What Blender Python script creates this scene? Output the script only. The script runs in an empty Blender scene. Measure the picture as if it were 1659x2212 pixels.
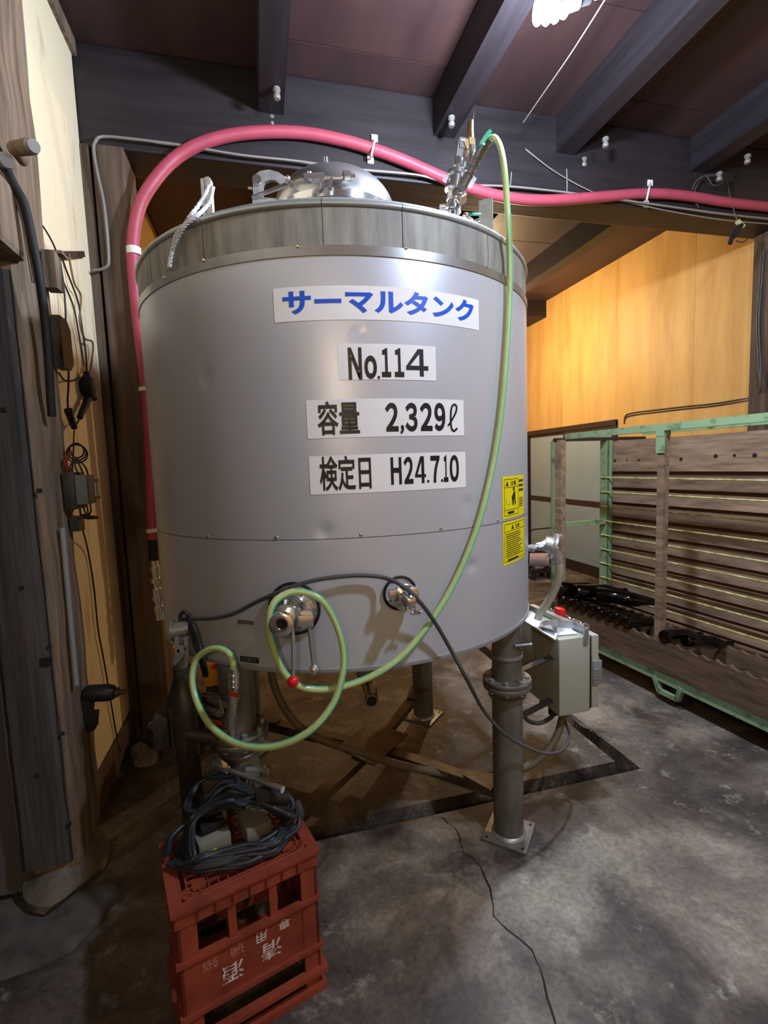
import bpy, bmesh, math, random
from mathutils import Vector, Matrix, Quaternion

random.seed(7)
SC = bpy.context.scene
COL = SC.collection

# ------------------------------------------------------------------ camera, world, exposure
W, H, F = 1659.0, 2212.0, 1050.0
YAW, PITCH, ROLL, EYE = 0.247, -0.0969, -0.0359, 1.45
_fw = Vector((math.sin(YAW) * math.cos(PITCH), math.cos(YAW) * math.cos(PITCH), math.sin(PITCH)))
_r = Vector((math.cos(YAW), -math.sin(YAW), 0))
_u = _r.cross(_fw)
CR = _r * math.cos(ROLL) + _u * math.sin(ROLL)
CU = -_r * math.sin(ROLL) + _u * math.cos(ROLL)
CAM = Vector((0, 0, EYE))
cam = bpy.data.cameras.new('camera')
cam.sensor_fit = 'HORIZONTAL'
cam.sensor_width = 36.0
cam.lens = F / W * 36.0
cam.clip_start = 0.02
camo = bpy.data.objects.new('camera', cam)
COL.objects.link(camo)
m = Matrix.Identity(4)
for i in range(3):
    m[i][0], m[i][1], m[i][2], m[i][3] = CR[i], CU[i], -_fw[i], CAM[i]
camo.matrix_world = m
SC.camera = camo

world = bpy.data.worlds.new('world')
SC.world = world
world.use_nodes = True
world.node_tree.nodes['Background'].inputs[0].default_value = (0.75, 0.8, 1.0, 1)
world.node_tree.nodes['Background'].inputs[1].default_value = 0.02

SC.view_settings.view_transform = 'Standard'
SC.view_settings.look = 'None'
SC.view_settings.gamma = 1.0
SC.view_settings.use_curve_mapping = False
SC.view_settings.exposure = 1.0

# ------------------------------------------------------------------ photo pixel -> point in the place
TC = Vector((0.36, 2.08, 0))      # tank axis
TR = 0.753                        # jacket radius
Z0, Z1, Z2, Z3 = 0.857, 1.2486, 2.022, 2.135

def ray(u, v):
    return _fw * F + CR * (u - W / 2) - CU * (v - H / 2)
def gz(u, v, z=0.0):
    d = ray(u, v); return CAM + d * ((z - EYE) / d.z)
def gx(u, v, X):
    d = ray(u, v); return CAM + d * (X / d.x)
def gy(u, v, Y):
    d = ray(u, v); return CAM + d * (Y / d.y)
def gc(u, v, out=0.0):
    rad = TR + out
    d = ray(u, v)
    a = d.x * d.x + d.y * d.y
    b = -(d.x * TC.x + d.y * TC.y)
    c = TC.x ** 2 + TC.y ** 2 - rad * rad
    t = (-b - math.sqrt(max(b * b - a * c, 0.0))) / a
    return CAM + d * t
def arcz(u, v):
    p = gc(u, v)
    return math.atan2(p.x - TC.x, TC.y - p.y) * TR, p.z
def onc(s, z, out=0.0):
    a = s / TR
    return Vector((TC.x + (TR + out) * math.sin(a), TC.y - (TR + out) * math.cos(a), z))

# ------------------------------------------------------------------ materials
def lin(c):
    return tuple(((x / 255) / 12.92 if x / 255 <= 0.04045 else ((x / 255 + 0.055) / 1.055) ** 2.4) for x in c) + (1,)
MATS = {}
def mat(name, rgb, rough=0.5, metal=0.0, var=0.0, scale=(6, 6, 6), rgb2=None, bump=0.0, bscale=None, rnd=0.0,
        emit=0.0, spec=0.5, trans=0.0, ior=1.45, alpha=1.0, detail=6.0, contrast=(0.35, 0.65), rvar=0.0):
    if name in MATS:
        return MATS[name]
    M = bpy.data.materials.new(name)
    M.use_nodes = True
    nt = M.node_tree
    bs = nt.nodes['Principled BSDF']
    L = nt.links.new
    c1 = lin(rgb)
    bs.inputs['Base Color'].default_value = c1
    bs.inputs['Roughness'].default_value = rough
    bs.inputs['Metallic'].default_value = metal
    bs.inputs['Specular IOR Level'].default_value = spec
    bs.inputs['Transmission Weight'].default_value = trans
    bs.inputs['IOR'].default_value = ior
    bs.inputs['Alpha'].default_value = alpha
    if emit:
        bs.inputs['Emission Color'].default_value = c1
        bs.inputs['Emission Strength'].default_value = emit
    if rgb2 or var or bump or rnd:
        tc = nt.nodes.new('ShaderNodeTexCoord')
        mp = nt.nodes.new('ShaderNodeMapping')
        L(tc.outputs['Object'], mp.inputs['Vector'])
        mp.inputs['Scale'].default_value = scale
        oi = nt.nodes.new('ShaderNodeObjectInfo')
        if rnd:
            ml = nt.nodes.new('ShaderNodeMath'); ml.operation = 'MULTIPLY'; ml.inputs[1].default_value = 37.0
            L(oi.outputs['Random'], ml.inputs[0]); L(ml.outputs[0], mp.inputs['Location'])
        no = nt.nodes.new('ShaderNodeTexNoise')
        no.inputs['Scale'].default_value = 1.0
        no.inputs['Detail'].default_value = detail
        no.inputs['Roughness'].default_value = 0.62
        L(mp.outputs[0], no.inputs['Vector'])
        cr = nt.nodes.new('ShaderNodeValToRGB')
        cr.color_ramp.elements[0].position = contrast[0]
        cr.color_ramp.elements[1].position = contrast[1]
        if rgb2:
            cr.color_ramp.elements[0].color = lin(rgb2)
            cr.color_ramp.elements[1].color = c1
        else:
            k = 1 - var
            cr.color_ramp.elements[0].color = (c1[0] * k, c1[1] * k, c1[2] * k, 1)
            cr.color_ramp.elements[1].color = tuple(min(1, x * (1 + var)) for x in c1[:3]) + (1,)
        L(no.outputs['Fac'], cr.inputs[0])
        out = cr.outputs[0]
        if rnd:
            hs = nt.nodes.new('ShaderNodeHueSaturation')
            mr = nt.nodes.new('ShaderNodeMapRange')
            mr.inputs[3].default_value = 1 - rnd
            mr.inputs[4].default_value = 1 + rnd
            L(oi.outputs['Random'], mr.inputs[0])
            L(mr.outputs[0], hs.inputs['Value'])
            L(out, hs.inputs['Color'])
            out = hs.outputs[0]
        L(out, bs.inputs['Base Color'])
        if rvar:
            mr2 = nt.nodes.new('ShaderNodeMapRange')
            mr2.inputs[3].default_value = rough - rvar
            mr2.inputs[4].default_value = rough + rvar
            L(no.outputs['Fac'], mr2.inputs[0]); L(mr2.outputs[0], bs.inputs['Roughness'])
        if bump:
            bn = nt.nodes.new('ShaderNodeBump')
            bn.inputs['Strength'].default_value = bump
            bn.inputs['Distance'].default_value = 0.01
            if bscale:
                n2 = nt.nodes.new('ShaderNodeTexNoise')
                n2.inputs['Scale'].default_value = bscale
                n2.inputs['Detail'].default_value = 8
                L(tc.outputs['Object'], n2.inputs['Vector'])
                L(n2.outputs['Fac'], bn.inputs['Height'])
            else:
                L(no.outputs['Fac'], bn.inputs['Height'])
            L(bn.outputs[0], bs.inputs['Normal'])
    MATS[name] = M
    return M

def concrete():
    M = bpy.data.materials.new('floor_concrete'); M.use_nodes = True
    nt = M.node_tree; L = nt.links.new; bs = nt.nodes['Principled BSDF']
    tc = nt.nodes.new('ShaderNodeTexCoord')
    def noise(scale, detail, rough=0.6, dist=0.0, off=0.0, sc=None):
        mp = nt.nodes.new('ShaderNodeMapping'); mp.inputs['Location'].default_value = (off, off * 0.7, 0)
        if sc: mp.inputs['Scale'].default_value = sc
        L(tc.outputs['Object'], mp.inputs['Vector'])
        n = nt.nodes.new('ShaderNodeTexNoise'); n.inputs['Scale'].default_value = scale; n.inputs['Detail'].default_value = detail
        n.inputs['Roughness'].default_value = rough; n.inputs['Distortion'].default_value = dist
        L(mp.outputs[0], n.inputs['Vector']); return n.outputs['Fac']
    def ramp(f, stops):
        r = nt.nodes.new('ShaderNodeValToRGB')
        e = r.color_ramp.elements
        e[0].position, e[0].color = stops[0][0], lin(stops[0][1])
        e[1].position, e[1].color = stops[-1][0], lin(stops[-1][1])
        for p, c in stops[1:-1]:
            x = e.new(p); x.color = lin(c)
        L(f, r.inputs[0]); return r.outputs[0]
    def mix(f, a, b, mode='MIX'):
        x = nt.nodes.new('ShaderNodeMix'); x.data_type = 'RGBA'; x.blend_type = mode
        if isinstance(f, float): x.inputs[0].default_value = f
        else: L(f, x.inputs[0])
        for s, v in ((6, a), (7, b)):
            if isinstance(v, tuple): x.inputs[s].default_value = v
            else: L(v, x.inputs[s])
        return x.outputs[2]
    base = ramp(noise(1.5, 9, 0.65, 0.3, 3.0), [(0.3, (62, 54, 51)), (0.5, (108, 98, 90)), (0.66, (152, 141, 127))])
    dark = ramp(noise(2.3, 7, 0.6, 0.6, 11.0), [(0.42, (255, 255, 255)), (0.6, (104, 92, 88))])
    c = mix(0.85, base, dark, 'MULTIPLY')
    rust = ramp(noise(1.3, 6, 0.6, 0.4, 23.0), [(0.56, (0, 0, 0)), (0.7, (150, 150, 150))])
    c = mix(rust, c, lin((104, 76, 56)))
    chip = ramp(noise(7.5, 12, 0.74, 0.25, 5.0), [(0.56, (0, 0, 0)), (0.66, (190, 190, 190))])
    c = mix(chip, c, lin((168, 162, 148)))
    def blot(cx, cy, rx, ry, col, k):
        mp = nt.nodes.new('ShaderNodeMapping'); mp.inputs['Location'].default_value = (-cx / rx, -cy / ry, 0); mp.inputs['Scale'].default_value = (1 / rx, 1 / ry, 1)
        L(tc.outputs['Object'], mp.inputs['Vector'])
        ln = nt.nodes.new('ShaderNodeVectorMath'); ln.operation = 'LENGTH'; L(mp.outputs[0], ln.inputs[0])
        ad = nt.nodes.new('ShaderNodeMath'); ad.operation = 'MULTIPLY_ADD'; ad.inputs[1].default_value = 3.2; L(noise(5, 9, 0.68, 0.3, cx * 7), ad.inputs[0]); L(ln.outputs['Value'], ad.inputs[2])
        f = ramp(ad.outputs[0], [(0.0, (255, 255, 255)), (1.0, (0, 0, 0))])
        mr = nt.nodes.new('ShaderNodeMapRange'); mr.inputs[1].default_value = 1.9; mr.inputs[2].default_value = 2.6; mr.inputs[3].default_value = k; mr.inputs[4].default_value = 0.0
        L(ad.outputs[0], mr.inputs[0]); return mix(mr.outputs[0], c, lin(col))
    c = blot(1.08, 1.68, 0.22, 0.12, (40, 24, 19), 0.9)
    c = blot(1.10, 1.40, 0.24, 0.13, (180, 174, 156), 0.38)
    c = blot(0.88, 1.32, 0.22, 0.12, (176, 168, 150), 0.38)
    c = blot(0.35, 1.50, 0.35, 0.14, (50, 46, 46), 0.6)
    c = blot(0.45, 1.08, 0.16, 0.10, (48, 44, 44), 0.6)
    spk = ramp(noise(60, 3, 0.5), [(0.35, (190, 190, 190)), (0.6, (255, 255, 255))])
    c = mix(0.6, c, spk, 'MULTIPLY')
    L(c, bs.inputs['Base Color'])
    rr = nt.nodes.new('ShaderNodeMapRange'); rr.inputs[3].default_value = 0.42; rr.inputs[4].default_value = 0.85
    L(noise(2.1, 6, 0.6, 0.3, 8.0), rr.inputs[0]); L(rr.outputs[0], bs.inputs['Roughness'])
    bn = nt.nodes.new('ShaderNodeBump'); bn.inputs['Strength'].default_value = 0.5; bn.inputs['Distance'].default_value = 0.012
    L(noise(14, 12, 0.7, 0.5), bn.inputs['Height'])
    b2 = nt.nodes.new('ShaderNodeBump'); b2.inputs['Strength'].default_value = 0.5; b2.inputs['Distance'].default_value = 0.03
    L(noise(3.0, 4, 0.5), b2.inputs['Height']); L(bn.outputs[0], b2.inputs['Normal'])
    L(b2.outputs[0], bs.inputs['Normal'])
    return M

M_FLOOR = concrete()
M_PLY = mat('plywood', (214, 172, 104), 0.55, rgb2=(184, 138, 76), scale=(5, 5, 0.8), rnd=0.05, contrast=(0.25, 0.6), detail=8)
M_CREAM = mat('plaster_cream', (226, 211, 178), 0.85, rgb2=(170, 142, 102), scale=(9, 9, 1.6), contrast=(0.25, 0.42), detail=9, bump=0.15, bscale=30)
M_CEIL = mat('ceiling_board', (74, 51, 49), 0.6, rgb2=(54, 37, 37), scale=(3, 1, 3), rnd=0.12)
M_JOIST = mat('joist_timber', (42, 36, 41), 0.55, rgb2=(30, 26, 30), scale=(20, 1.5, 20), bump=0.2)
M_BEAM = mat('beam_timber', (42, 36, 40), 0.55, rgb2=(28, 24, 28), scale=(1.5, 14, 14), bump=0.2)
M_POST = mat('post_timber', (98, 80, 66), 0.75, rgb2=(50, 40, 34), scale=(22, 22, 1.2), bump=0.6, contrast=(0.3, 0.62), detail=10)
M_PILLAR = mat('old_pillar_timber', (132, 112, 92), 0.85, rgb2=(68, 55, 46), scale=(26, 26, 1.5), bump=0.9, contrast=(0.3, 0.6), detail=12)
M_DARKWOOD = mat('dark_board', (60, 48, 40), 0.7, rgb2=(36, 28, 24), scale=(18, 18, 1.5), bump=0.3, rnd=0.1)
M_OLDWOOD = mat('rack_board', (150, 126, 102), 0.8, rgb2=(86, 68, 52), scale=(26, 3, 26), bump=0.4, rnd=0.15, contrast=(0.28, 0.66), detail=10)
M_GREEN = mat('rack_green_paint', (128, 154, 116), 0.55, rgb2=(80, 94, 64), scale=(14, 14, 14), contrast=(0.32, 0.48), rnd=0.06)
M_ROD = mat('rack_rod', (206, 204, 140), 0.5, rgb2=(134, 132, 82), scale=(20, 20, 20))
M_BOTTLE = mat('bottle_glass', (7, 4, 4), 0.06, spec=0.5)
M_TYRE = mat('black_rubber', (20, 20, 21), 0.7)
M_JACKET = mat('jacket_steel', (192, 197, 210), 0.36, metal=0.34, var=0.02, scale=(2, 2, 2))
M_RING = mat('ring_sheet', (150, 149, 144), 0.6, rgb2=(106, 105, 101), scale=(24, 24, 2.6), contrast=(0.3, 0.62), detail=10, bump=0.15, metal=0.15)
M_RIM = mat('rim_sheet', (168, 174, 178), 0.4, metal=0.5, var=0.1, scale=(8, 8, 8))
M_STRIP = mat('edge_strip', (150, 150, 152), 0.3, metal=0.7, var=0.12, scale=(6, 6, 6))
M_STEEL = mat('stainless_leg', (138, 136, 130), 0.42, metal=0.55, rgb2=(104, 100, 94), scale=(10, 10, 5), bump=0.05)
M_STEELD = mat('brace_steel', (112, 98, 82), 0.55, metal=0.6, rgb2=(70, 56, 44), scale=(8, 8, 8))
M_CHROME = mat('chrome', (226, 226, 228), 0.16, metal=0.92)
M_POLISH = mat('polished_lid', (196, 198, 200), 0.27, metal=0.9, var=0.04, scale=(5, 5, 5))
M_GALV = mat('galvanised', (168, 170, 170), 0.4, metal=0.7, var=0.12, scale=(30, 30, 30))
M_BRASS = mat('brass', (168, 146, 104), 0.3, metal=0.9)
M_WHITE = mat('white_vinyl', (232, 233, 238), 0.45, var=0.02)
M_BLUE = mat('blue_letter', (4, 82, 205), 0.4)
M_BLACK = mat('black_letter', (22, 22, 28), 0.4)
M_YELLOW = mat('warning_yellow', (238, 226, 10), 0.45)
M_PINK = mat('pink_hose', (166, 68, 86), 0.5, var=0.08, scale=(10, 10, 10))
M_WHITEP = mat('white_plastic', (220, 220, 215), 0.5)
M_GCABLE = mat('grey_cable', (126, 122, 118), 0.5)
M_GHOSE = mat('clear_green_hose', (186, 202, 138), 0.25, rgb2=(160, 184, 120), scale=(6, 6, 6), spec=0.6)
M_TEAL = mat('teal_stripe', (56, 190, 158), 0.3)
M_TEALH = mat('teal_handle', (10, 150, 110), 0.4)
M_BCABLE = mat('black_cable', (34, 34, 38), 0.5)
M_DCABLE = mat('dark_grey_cable', (74, 72, 72), 0.5)
M_BHOSE = mat('brown_hose', (104, 92, 70), 0.6, rgb2=(78, 66, 48), scale=(12, 12, 12))
M_BOX = mat('control_box_paint', (160, 164, 152), 0.5, var=0.03)
M_GASKET = mat('dark_gap', (22, 22, 24), 0.7)
M_PAPER = mat('paper', (232, 236, 246), 0.7)
M_RED = mat('red_plastic', (206, 24, 30), 0.3)
M_REDLEVER = mat('red_lever', (176, 60, 44), 0.5)
M_CRATE = mat('crate_plastic', (146, 66, 46), 0.5, rgb2=(104, 44, 35), scale=(7, 7, 7), contrast=(0.3, 0.6))
M_CRTXT = mat('crate_print', (206, 196, 196), 0.6, rgb2=(160, 120, 116), scale=(40, 40, 40), contrast=(0.38, 0.5))
M_CRTXT2 = mat('crate_print_faded', (168, 120, 112), 0.6, rgb2=(160, 70, 56), scale=(40, 40, 40), contrast=(0.4, 0.55))
M_COIL = mat('coil_cable', (40, 45, 52), 0.4)
M_DARK = mat('dark_machine', (40, 38, 36), 0.5, metal=0.2, rgb2=(62, 54, 46), scale=(12, 12, 12))
M_YBOX = mat('yellow_box', (200, 150, 30), 0.5)
M_CERAM = mat('porcelain', (122, 118, 114), 0.3)
M_STONE = mat('stone', (122, 114, 104), 0.9, rgb2=(70, 64, 58), scale=(9, 9, 9), bump=0.8, detail=10)
M_CONC2 = mat('mortar', (96, 91, 86), 0.9, rgb2=(58, 55, 53), scale=(10, 10, 10), bump=0.6)
M_FROST = mat('frosted_glass', (142, 160, 168), 0.24, var=0.05, scale=(2, 2, 2), spec=0.6)
M_FRAME = mat('door_frame', (50, 36, 34), 0.5)
M_MOTOR = mat('motor_paint', (172, 152, 148), 0.5)
M_GREYBOX = mat('grey_plastic', (128, 126, 116), 0.5)
M_ROPE = mat('white_rope', (208, 210, 216), 0.8, bump=0.6, bscale=220)
M_BULB = mat('bulb_glow', (235, 240, 255), 0.4, emit=60.0)
M_WBULB = mat('warm_bulb_glow', (255, 205, 130), 0.4, emit=30.0)
M_OLDW = mat('grey_conduit', (128, 130, 134), 0.5)
M_DIRT = mat('trench_bottom', (50, 40, 33), 0.9, rgb2=(24, 19, 17), scale=(9, 9, 9), bump=0.6)
M_SPOT = mat('crack_fill', (28, 26, 26), 0.9)

# ------------------------------------------------------------------ mesh helpers
def B():
    return bmesh.new()
def frame(z):
    z = Vector(z).normalized()
    x = Vector((1, 0, 0)) if abs(z.x) < 0.8 else Vector((0, 1, 0))
    y = z.cross(x).normalized(); x = y.cross(z)
    return x, y, z
def box(bm, lo, hi, rot=None, at=None, bev=0.0):
    lo, hi = Vector(lo), Vector(hi)
    c = [Vector((x, y, z)) for x in (lo.x, hi.x) for y in (lo.y, hi.y) for z in (lo.z, hi.z)]
    if rot is not None:
        o = Vector(at) if at is not None else (lo + hi) / 2
        c = [rot @ (p - o) + o for p in c]
    v = [bm.verts.new(p) for p in c]
    fs = [bm.faces.new([v[i] for i in q]) for q in ((0, 1, 3, 2), (4, 6, 7, 5), (0, 4, 5, 1), (2, 3, 7, 6), (0, 2, 6, 4), (1, 5, 7, 3))]
    if bev:
        es = list({e for f in fs for e in f.edges})
        bmesh.ops.bevel(bm, geom=es, offset=bev, segments=2, affect='EDGES', profile=0.6)
    return v
def bar(bm, p0, p1, w, h, up=(0, 0, 1)):
    """rectangular bar from p0 to p1, h along up, w across"""
    p0, p1 = Vector(p0), Vector(p1)
    d = (p1 - p0).normalized()
    s = d.cross(Vector(up)).normalized()
    t = s.cross(d)
    v = []
    for p in (p0, p1):
        for a, b in ((-1, -1), (1, -1), (1, 1), (-1, 1)):
            v.append(bm.verts.new(p + s * a * w / 2 + t * b * h / 2))
    for q in ((0, 1, 2, 3), (7, 6, 5, 4), (0, 4, 5, 1), (1, 5, 6, 2), (2, 6, 7, 3), (3, 7, 4, 0)):
        bm.faces.new([v[i] for i in q])
def cyl(bm, p0, p1, r0, r1=None, seg=16, caps=True):
    r1 = r0 if r1 is None else r1
    p0, p1 = Vector(p0), Vector(p1)
    x, y, z = frame(p1 - p0)
    rings = []
    for p, r in ((p0, r0), (p1, r1)):
        rings.append([bm.verts.new(p + (x * math.cos(2 * math.pi * i / seg) + y * math.sin(2 * math.pi * i / seg)) * r) for i in range(seg)])
    for i in range(seg):
        j = (i + 1) % seg
        bm.faces.new((rings[0][i], rings[0][j], rings[1][j], rings[1][i]))
    if caps:
        bm.faces.new(rings[0][::-1]); bm.faces.new(rings[1])
def lathe(bm, prof, origin, axis=(0, 0, 1), seg=24, a0=0.0, a1=2 * math.pi, xdir=None):
    """prof: (radius, height along axis)"""
    x, y, z = frame(axis)
    if xdir is not None:
        x = Vector(xdir).normalized(); y = z.cross(x)
    o = Vector(origin)
    full = abs(a1 - a0 - 2 * math.pi) < 1e-6
    n = seg if full else seg + 1
    rows = []
    for r, h in prof:
        if r < 1e-6:
            rows.append([bm.verts.new(o + z * h)])
        else:
            rows.append([bm.verts.new(o + z * h + (x * math.cos(a0 + (a1 - a0) * i / seg) + y * math.sin(a0 + (a1 - a0) * i / seg)) * r) for i in range(n)])
    for a, b in zip(rows, rows[1:]):
        for i in range(seg):
            j = (i + 1) % n
            if len(a) == 1 and len(b) == 1: continue
            if len(a) == 1: bm.faces.new((a[0], b[j], b[i]))
            elif len(b) == 1: bm.faces.new((a[i], a[j], b[0]))
            else: bm.faces.new((a[i], a[j], b[j], b[i]))
def ball(bm, c, r, seg=14, sc=(1, 1, 1)):
    g = bmesh.ops.create_uvsphere(bm, u_segments=seg, v_segments=max(6, seg // 2 + 2), radius=r)
    for v in g['verts']:
        v.co = Vector((v.co.x * sc[0], v.co.y * sc[1], v.co.z * sc[2])) + Vector(c)
def ring(bm, c, axis, R, r, seg=32, ts=10):
    x, y, z = frame(axis); c = Vector(c)
    tube(bm, [c + (x * math.cos(2 * math.pi * i / seg) + y * math.sin(2 * math.pi * i / seg)) * R for i in range(seg)], r, ts, closed=True, sub=1)
def spline(pts, sub, closed=False):
    pts = [Vector(p) for p in pts]
    if sub <= 1: return pts
    n = len(pts); out = []
    rng = range(n if closed else n - 1)
    for i in rng:
        if closed:
            p0, p1, p2, p3 = pts[(i - 1) % n], pts[i], pts[(i + 1) % n], pts[(i + 2) % n]
        else:
            p0, p1, p2, p3 = pts[max(i - 1, 0)], pts[i], pts[i + 1], pts[min(i + 2, n - 1)]
        for k in range(sub):
            t = k / sub
            out.append(0.5 * ((2 * p1) + (p2 - p0) * t + (2 * p0 - 5 * p1 + 4 * p2 - p3) * t * t + (3 * p1 - p0 - 3 * p2 + p3) * t ** 3))
    if not closed: out.append(pts[-1])
    return out
def tube(bm, pts, r, seg=8, closed=False, sub=6, caps=True, twist=None):
    P = spline(pts, sub, closed)
    n = len(P)
    T = []
    for i in range(n):
        a = P[(i - 1) % n] if (closed or i > 0) else P[i]
        b = P[(i + 1) % n] if (closed or i < n - 1) else P[i]
        T.append((b - a).normalized())
    x, y, _ = frame(T[0])
    rings = []
    for i in range(n):
        if i:
            q = T[i - 1].rotation_difference(T[i]); x = q @ x
        x = (x - T[i] * x.dot(T[i])).normalized()
        y = T[i].cross(x)
        rr = r(i / (n - 1)) if callable(r) else r
        rings.append([bm.verts.new(P[i] + (x * math.cos(2 * math.pi * k / seg) + y * math.sin(2 * math.pi * k / seg)) * rr) for k in range(seg)])
    for i in range(n if closed else n - 1):
        a, b = rings[i], rings[(i + 1) % n]
        for k in range(seg):
            l = (k + 1) % seg
            bm.faces.new((a[k], a[l], b[l], b[k]))
    if caps and not closed:
        bm.faces.new(rings[0][::-1]); bm.faces.new(rings[-1])
    return rings
def prism(bm, poly, ext):
    """poly: list of points (planar), ext: extrusion vector"""
    ext = Vector(ext)
    a = [bm.verts.new(Vector(p)) for p in poly]
    b = [bm.verts.new(Vector(p) + ext) for p in poly]
    n = len(poly)
    bm.faces.new(a[::-1]); bm.faces.new(b)
    for i in range(n):
        j = (i + 1) % n
        bm.faces.new((a[i], a[j], b[j], b[i]))
def wloc(o):
    l = Vector((0, 0, 0))
    while o is not None:
        l += o.location; o = o.parent
    return l
def ob(name, bm, material, parent=None, smooth=None, origin=None, norm=True):
    """link a bmesh (world coordinates) as one mesh object"""
    if norm: bmesh.ops.recalc_face_normals(bm, faces=bm.faces[:])
    if parent is not None:
        o0 = wloc(parent)
    elif origin is not None:
        o0 = Vector(origin)
    else:
        lo = Vector((min(v.co.x for v in bm.verts), min(v.co.y for v in bm.verts), min(v.co.z for v in bm.verts)))
        hi = Vector((max(v.co.x for v in bm.verts), max(v.co.y for v in bm.verts), max(v.co.z for v in bm.verts)))
        o0 = Vector(((lo.x + hi.x) / 2, (lo.y + hi.y) / 2, lo.z))
    for v in bm.verts: v.co -= o0
    me = bpy.data.meshes.new(name)
    bm.to_mesh(me); bm.free()
    me.materials.append(material)
    if smooth:
        me.polygons.foreach_set('use_smooth', [True] * len(me.polygons))
        try: me.set_sharp_from_angle(angle=math.radians(smooth if smooth > 1 else 40))
        except Exception: pass
    o = bpy.data.objects.new(name, me)
    COL.objects.link(o)
    if parent is not None: o.parent = parent
    else: o.location = o0
    return o
def inst(name, me, loc, parent=None, rot=None, scale=None):
    o = bpy.data.objects.new(name, me); COL.objects.link(o)
    if parent is not None: o.parent = parent; o.location = Vector(loc) - wloc(parent)
    else: o.location = loc
    if rot is not None:
        o.rotation_mode = 'QUATERNION'; o.rotation_quaternion = rot
    if scale is not None: o.scale = scale
    return o
def mesh(bm, material, smooth=None, name='piece'):
    bmesh.ops.recalc_face_normals(bm, faces=bm.faces[:])
    me = bpy.data.meshes.new(name); bm.to_mesh(me); bm.free(); me.materials.append(material)
    if smooth:
        me.polygons.foreach_set('use_smooth', [True] * len(me.polygons))
        try: me.set_sharp_from_angle(angle=math.radians(smooth))
        except Exception: pass
    return me
def thing(name, loc, label, cat, group=None):
    o = bpy.data.objects.new(name, None); COL.objects.link(o); o.location = Vector(loc); o.empty_display_size = 0.1
    return tag(o, label, cat, group)
def tag(o, label=None, cat=None, group=None, kind=None):
    if label: o['label'] = label
    if cat: o['category'] = cat
    if group: o['group'] = group
    if kind: o['kind'] = kind
    return o
def q_to(d, base=(0, 0, 1)):
    return Vector(base).rotation_difference(Vector(d).normalized())
def text_bm(body, bold, fit, mapf, cut=0.02, spacing=1.0):
    """lettering as flat faces; fit=(s0,s1,t0,t1) box it fills; mapf(s,t)->point"""
    cu = bpy.data.curves.new('lettering', 'FONT'); cu.body = body; cu.size = 1.0; cu.offset = bold; cu.space_character = spacing
    cu.resolution_u = 4
    o = bpy.data.objects.new('lettering', cu); COL.objects.link(o)
    bpy.context.view_layer.update()
    dg = bpy.context.evaluated_depsgraph_get()
    me = bpy.data.meshes.new_from_object(o.evaluated_get(dg))
    bm = B(); bm.from_mesh(me)
    bpy.data.objects.remove(o); bpy.data.curves.remove(cu); bpy.data.meshes.remove(me)
    if not bm.verts: return bm
    x0 = min(v.co.x for v in bm.verts); x1 = max(v.co.x for v in bm.verts)
    y0 = min(v.co.y for v in bm.verts); y1 = max(v.co.y for v in bm.verts)
    s0, s1, t0, t1 = fit
    for v in bm.verts:
        v.co.x = s0 + (v.co.x - x0) / (x1 - x0) * (s1 - s0)
        v.co.y = t0 + (v.co.y - y0) / (y1 - y0) * (t1 - t0)
        v.co.z = 0
    if cut:
        a, b = min(s0, s1), max(s0, s1)
        k = a + cut
        while k < b:
            bmesh.ops.bisect_plane(bm, geom=bm.verts[:] + bm.edges[:] + bm.faces[:], plane_co=(k, 0, 0), plane_no=(1, 0, 0), dist=1e-6)
            k += cut
    for v in bm.verts:
        v.co = mapf(v.co.x, v.co.y)
    return bm

# ------------------------------------------------------------------ lamps (the place's own)
def pipe_wire(bm, pts, r=0.003, sub=6): tube(bm, pts, r, 6, sub=sub)
def cfl_lamp(pos, power, label, tilt=(0, 0, -1), col=(0.72, 0.83, 1.0), ceil_z=3.36, glow=None, hang=None):
    pos = Vector(pos); d = Vector(tilt).normalized()
    t = thing('spiral_bulb_lamp', pos, label, 'lamp')
    bm = B(); x, y, z = frame(d); pts = []
    n = 60
    for i in range(n + 1):
        a = i / n * 2 * math.pi * 3.5
        rr = 0.030 + 0.008 * math.sin(i / n * math.pi)
        pts.append(pos + d * (0.03 + 0.12 * i / n) + (x * math.cos(a) + y * math.sin(a)) * rr)
    tube(bm, pts, 0.0115, 10, sub=1)
    ob('glowing_spiral', bm, glow or M_BULB, t, 60)
    bm = B(); cyl(bm, pos - d * 0.02, pos + d * 0.03, 0.026, 0.03, 16); ob('ballast', bm, M_WHITEP, t, 40)
    bm = B(); cyl(bm, pos - d * 0.065, pos - d * 0.02, 0.019, 0.021, 14); ob('socket', bm, M_TYRE, t, 40)
    top = hang or Vector((pos.x, pos.y, ceil_z))
    bm = B(); tube(bm, [pos - d * 0.065, pos - d * 0.1 + Vector((0, 0, 0.01)), (pos - d * 0.1).lerp(Vector(top), 0.6), Vector(top)], 0.0035, 6); ob('cord', bm, M_GCABLE, t, 60)
    l = bpy.data.lights.new('bulb_light', 'POINT'); l.energy = power; l.color = col; l.shadow_soft_size = 0.065
    lo = bpy.data.objects.new('bulb_light', l); COL.objects.link(lo); lo.parent = t; lo.location = d * 0.09 + Vector((0, 0, -0.06))
    return t
LAMP = gz(1238, 4, 3.13)
cfl_lamp(LAMP, 120, 'glowing spiral bulb hanging under the ceiling joists above the tank', tilt=(gz(1140, 28, 3.09) - LAMP), hang=(LAMP.x + 0.05, LAMP.y + 0.03, 3.575))
cfl_lamp((1.3, 0.25, 3.05), 82, 'spiral bulb hanging over the walkway in front of the tank', hang=(1.3, 0.25, 3.575))
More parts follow.
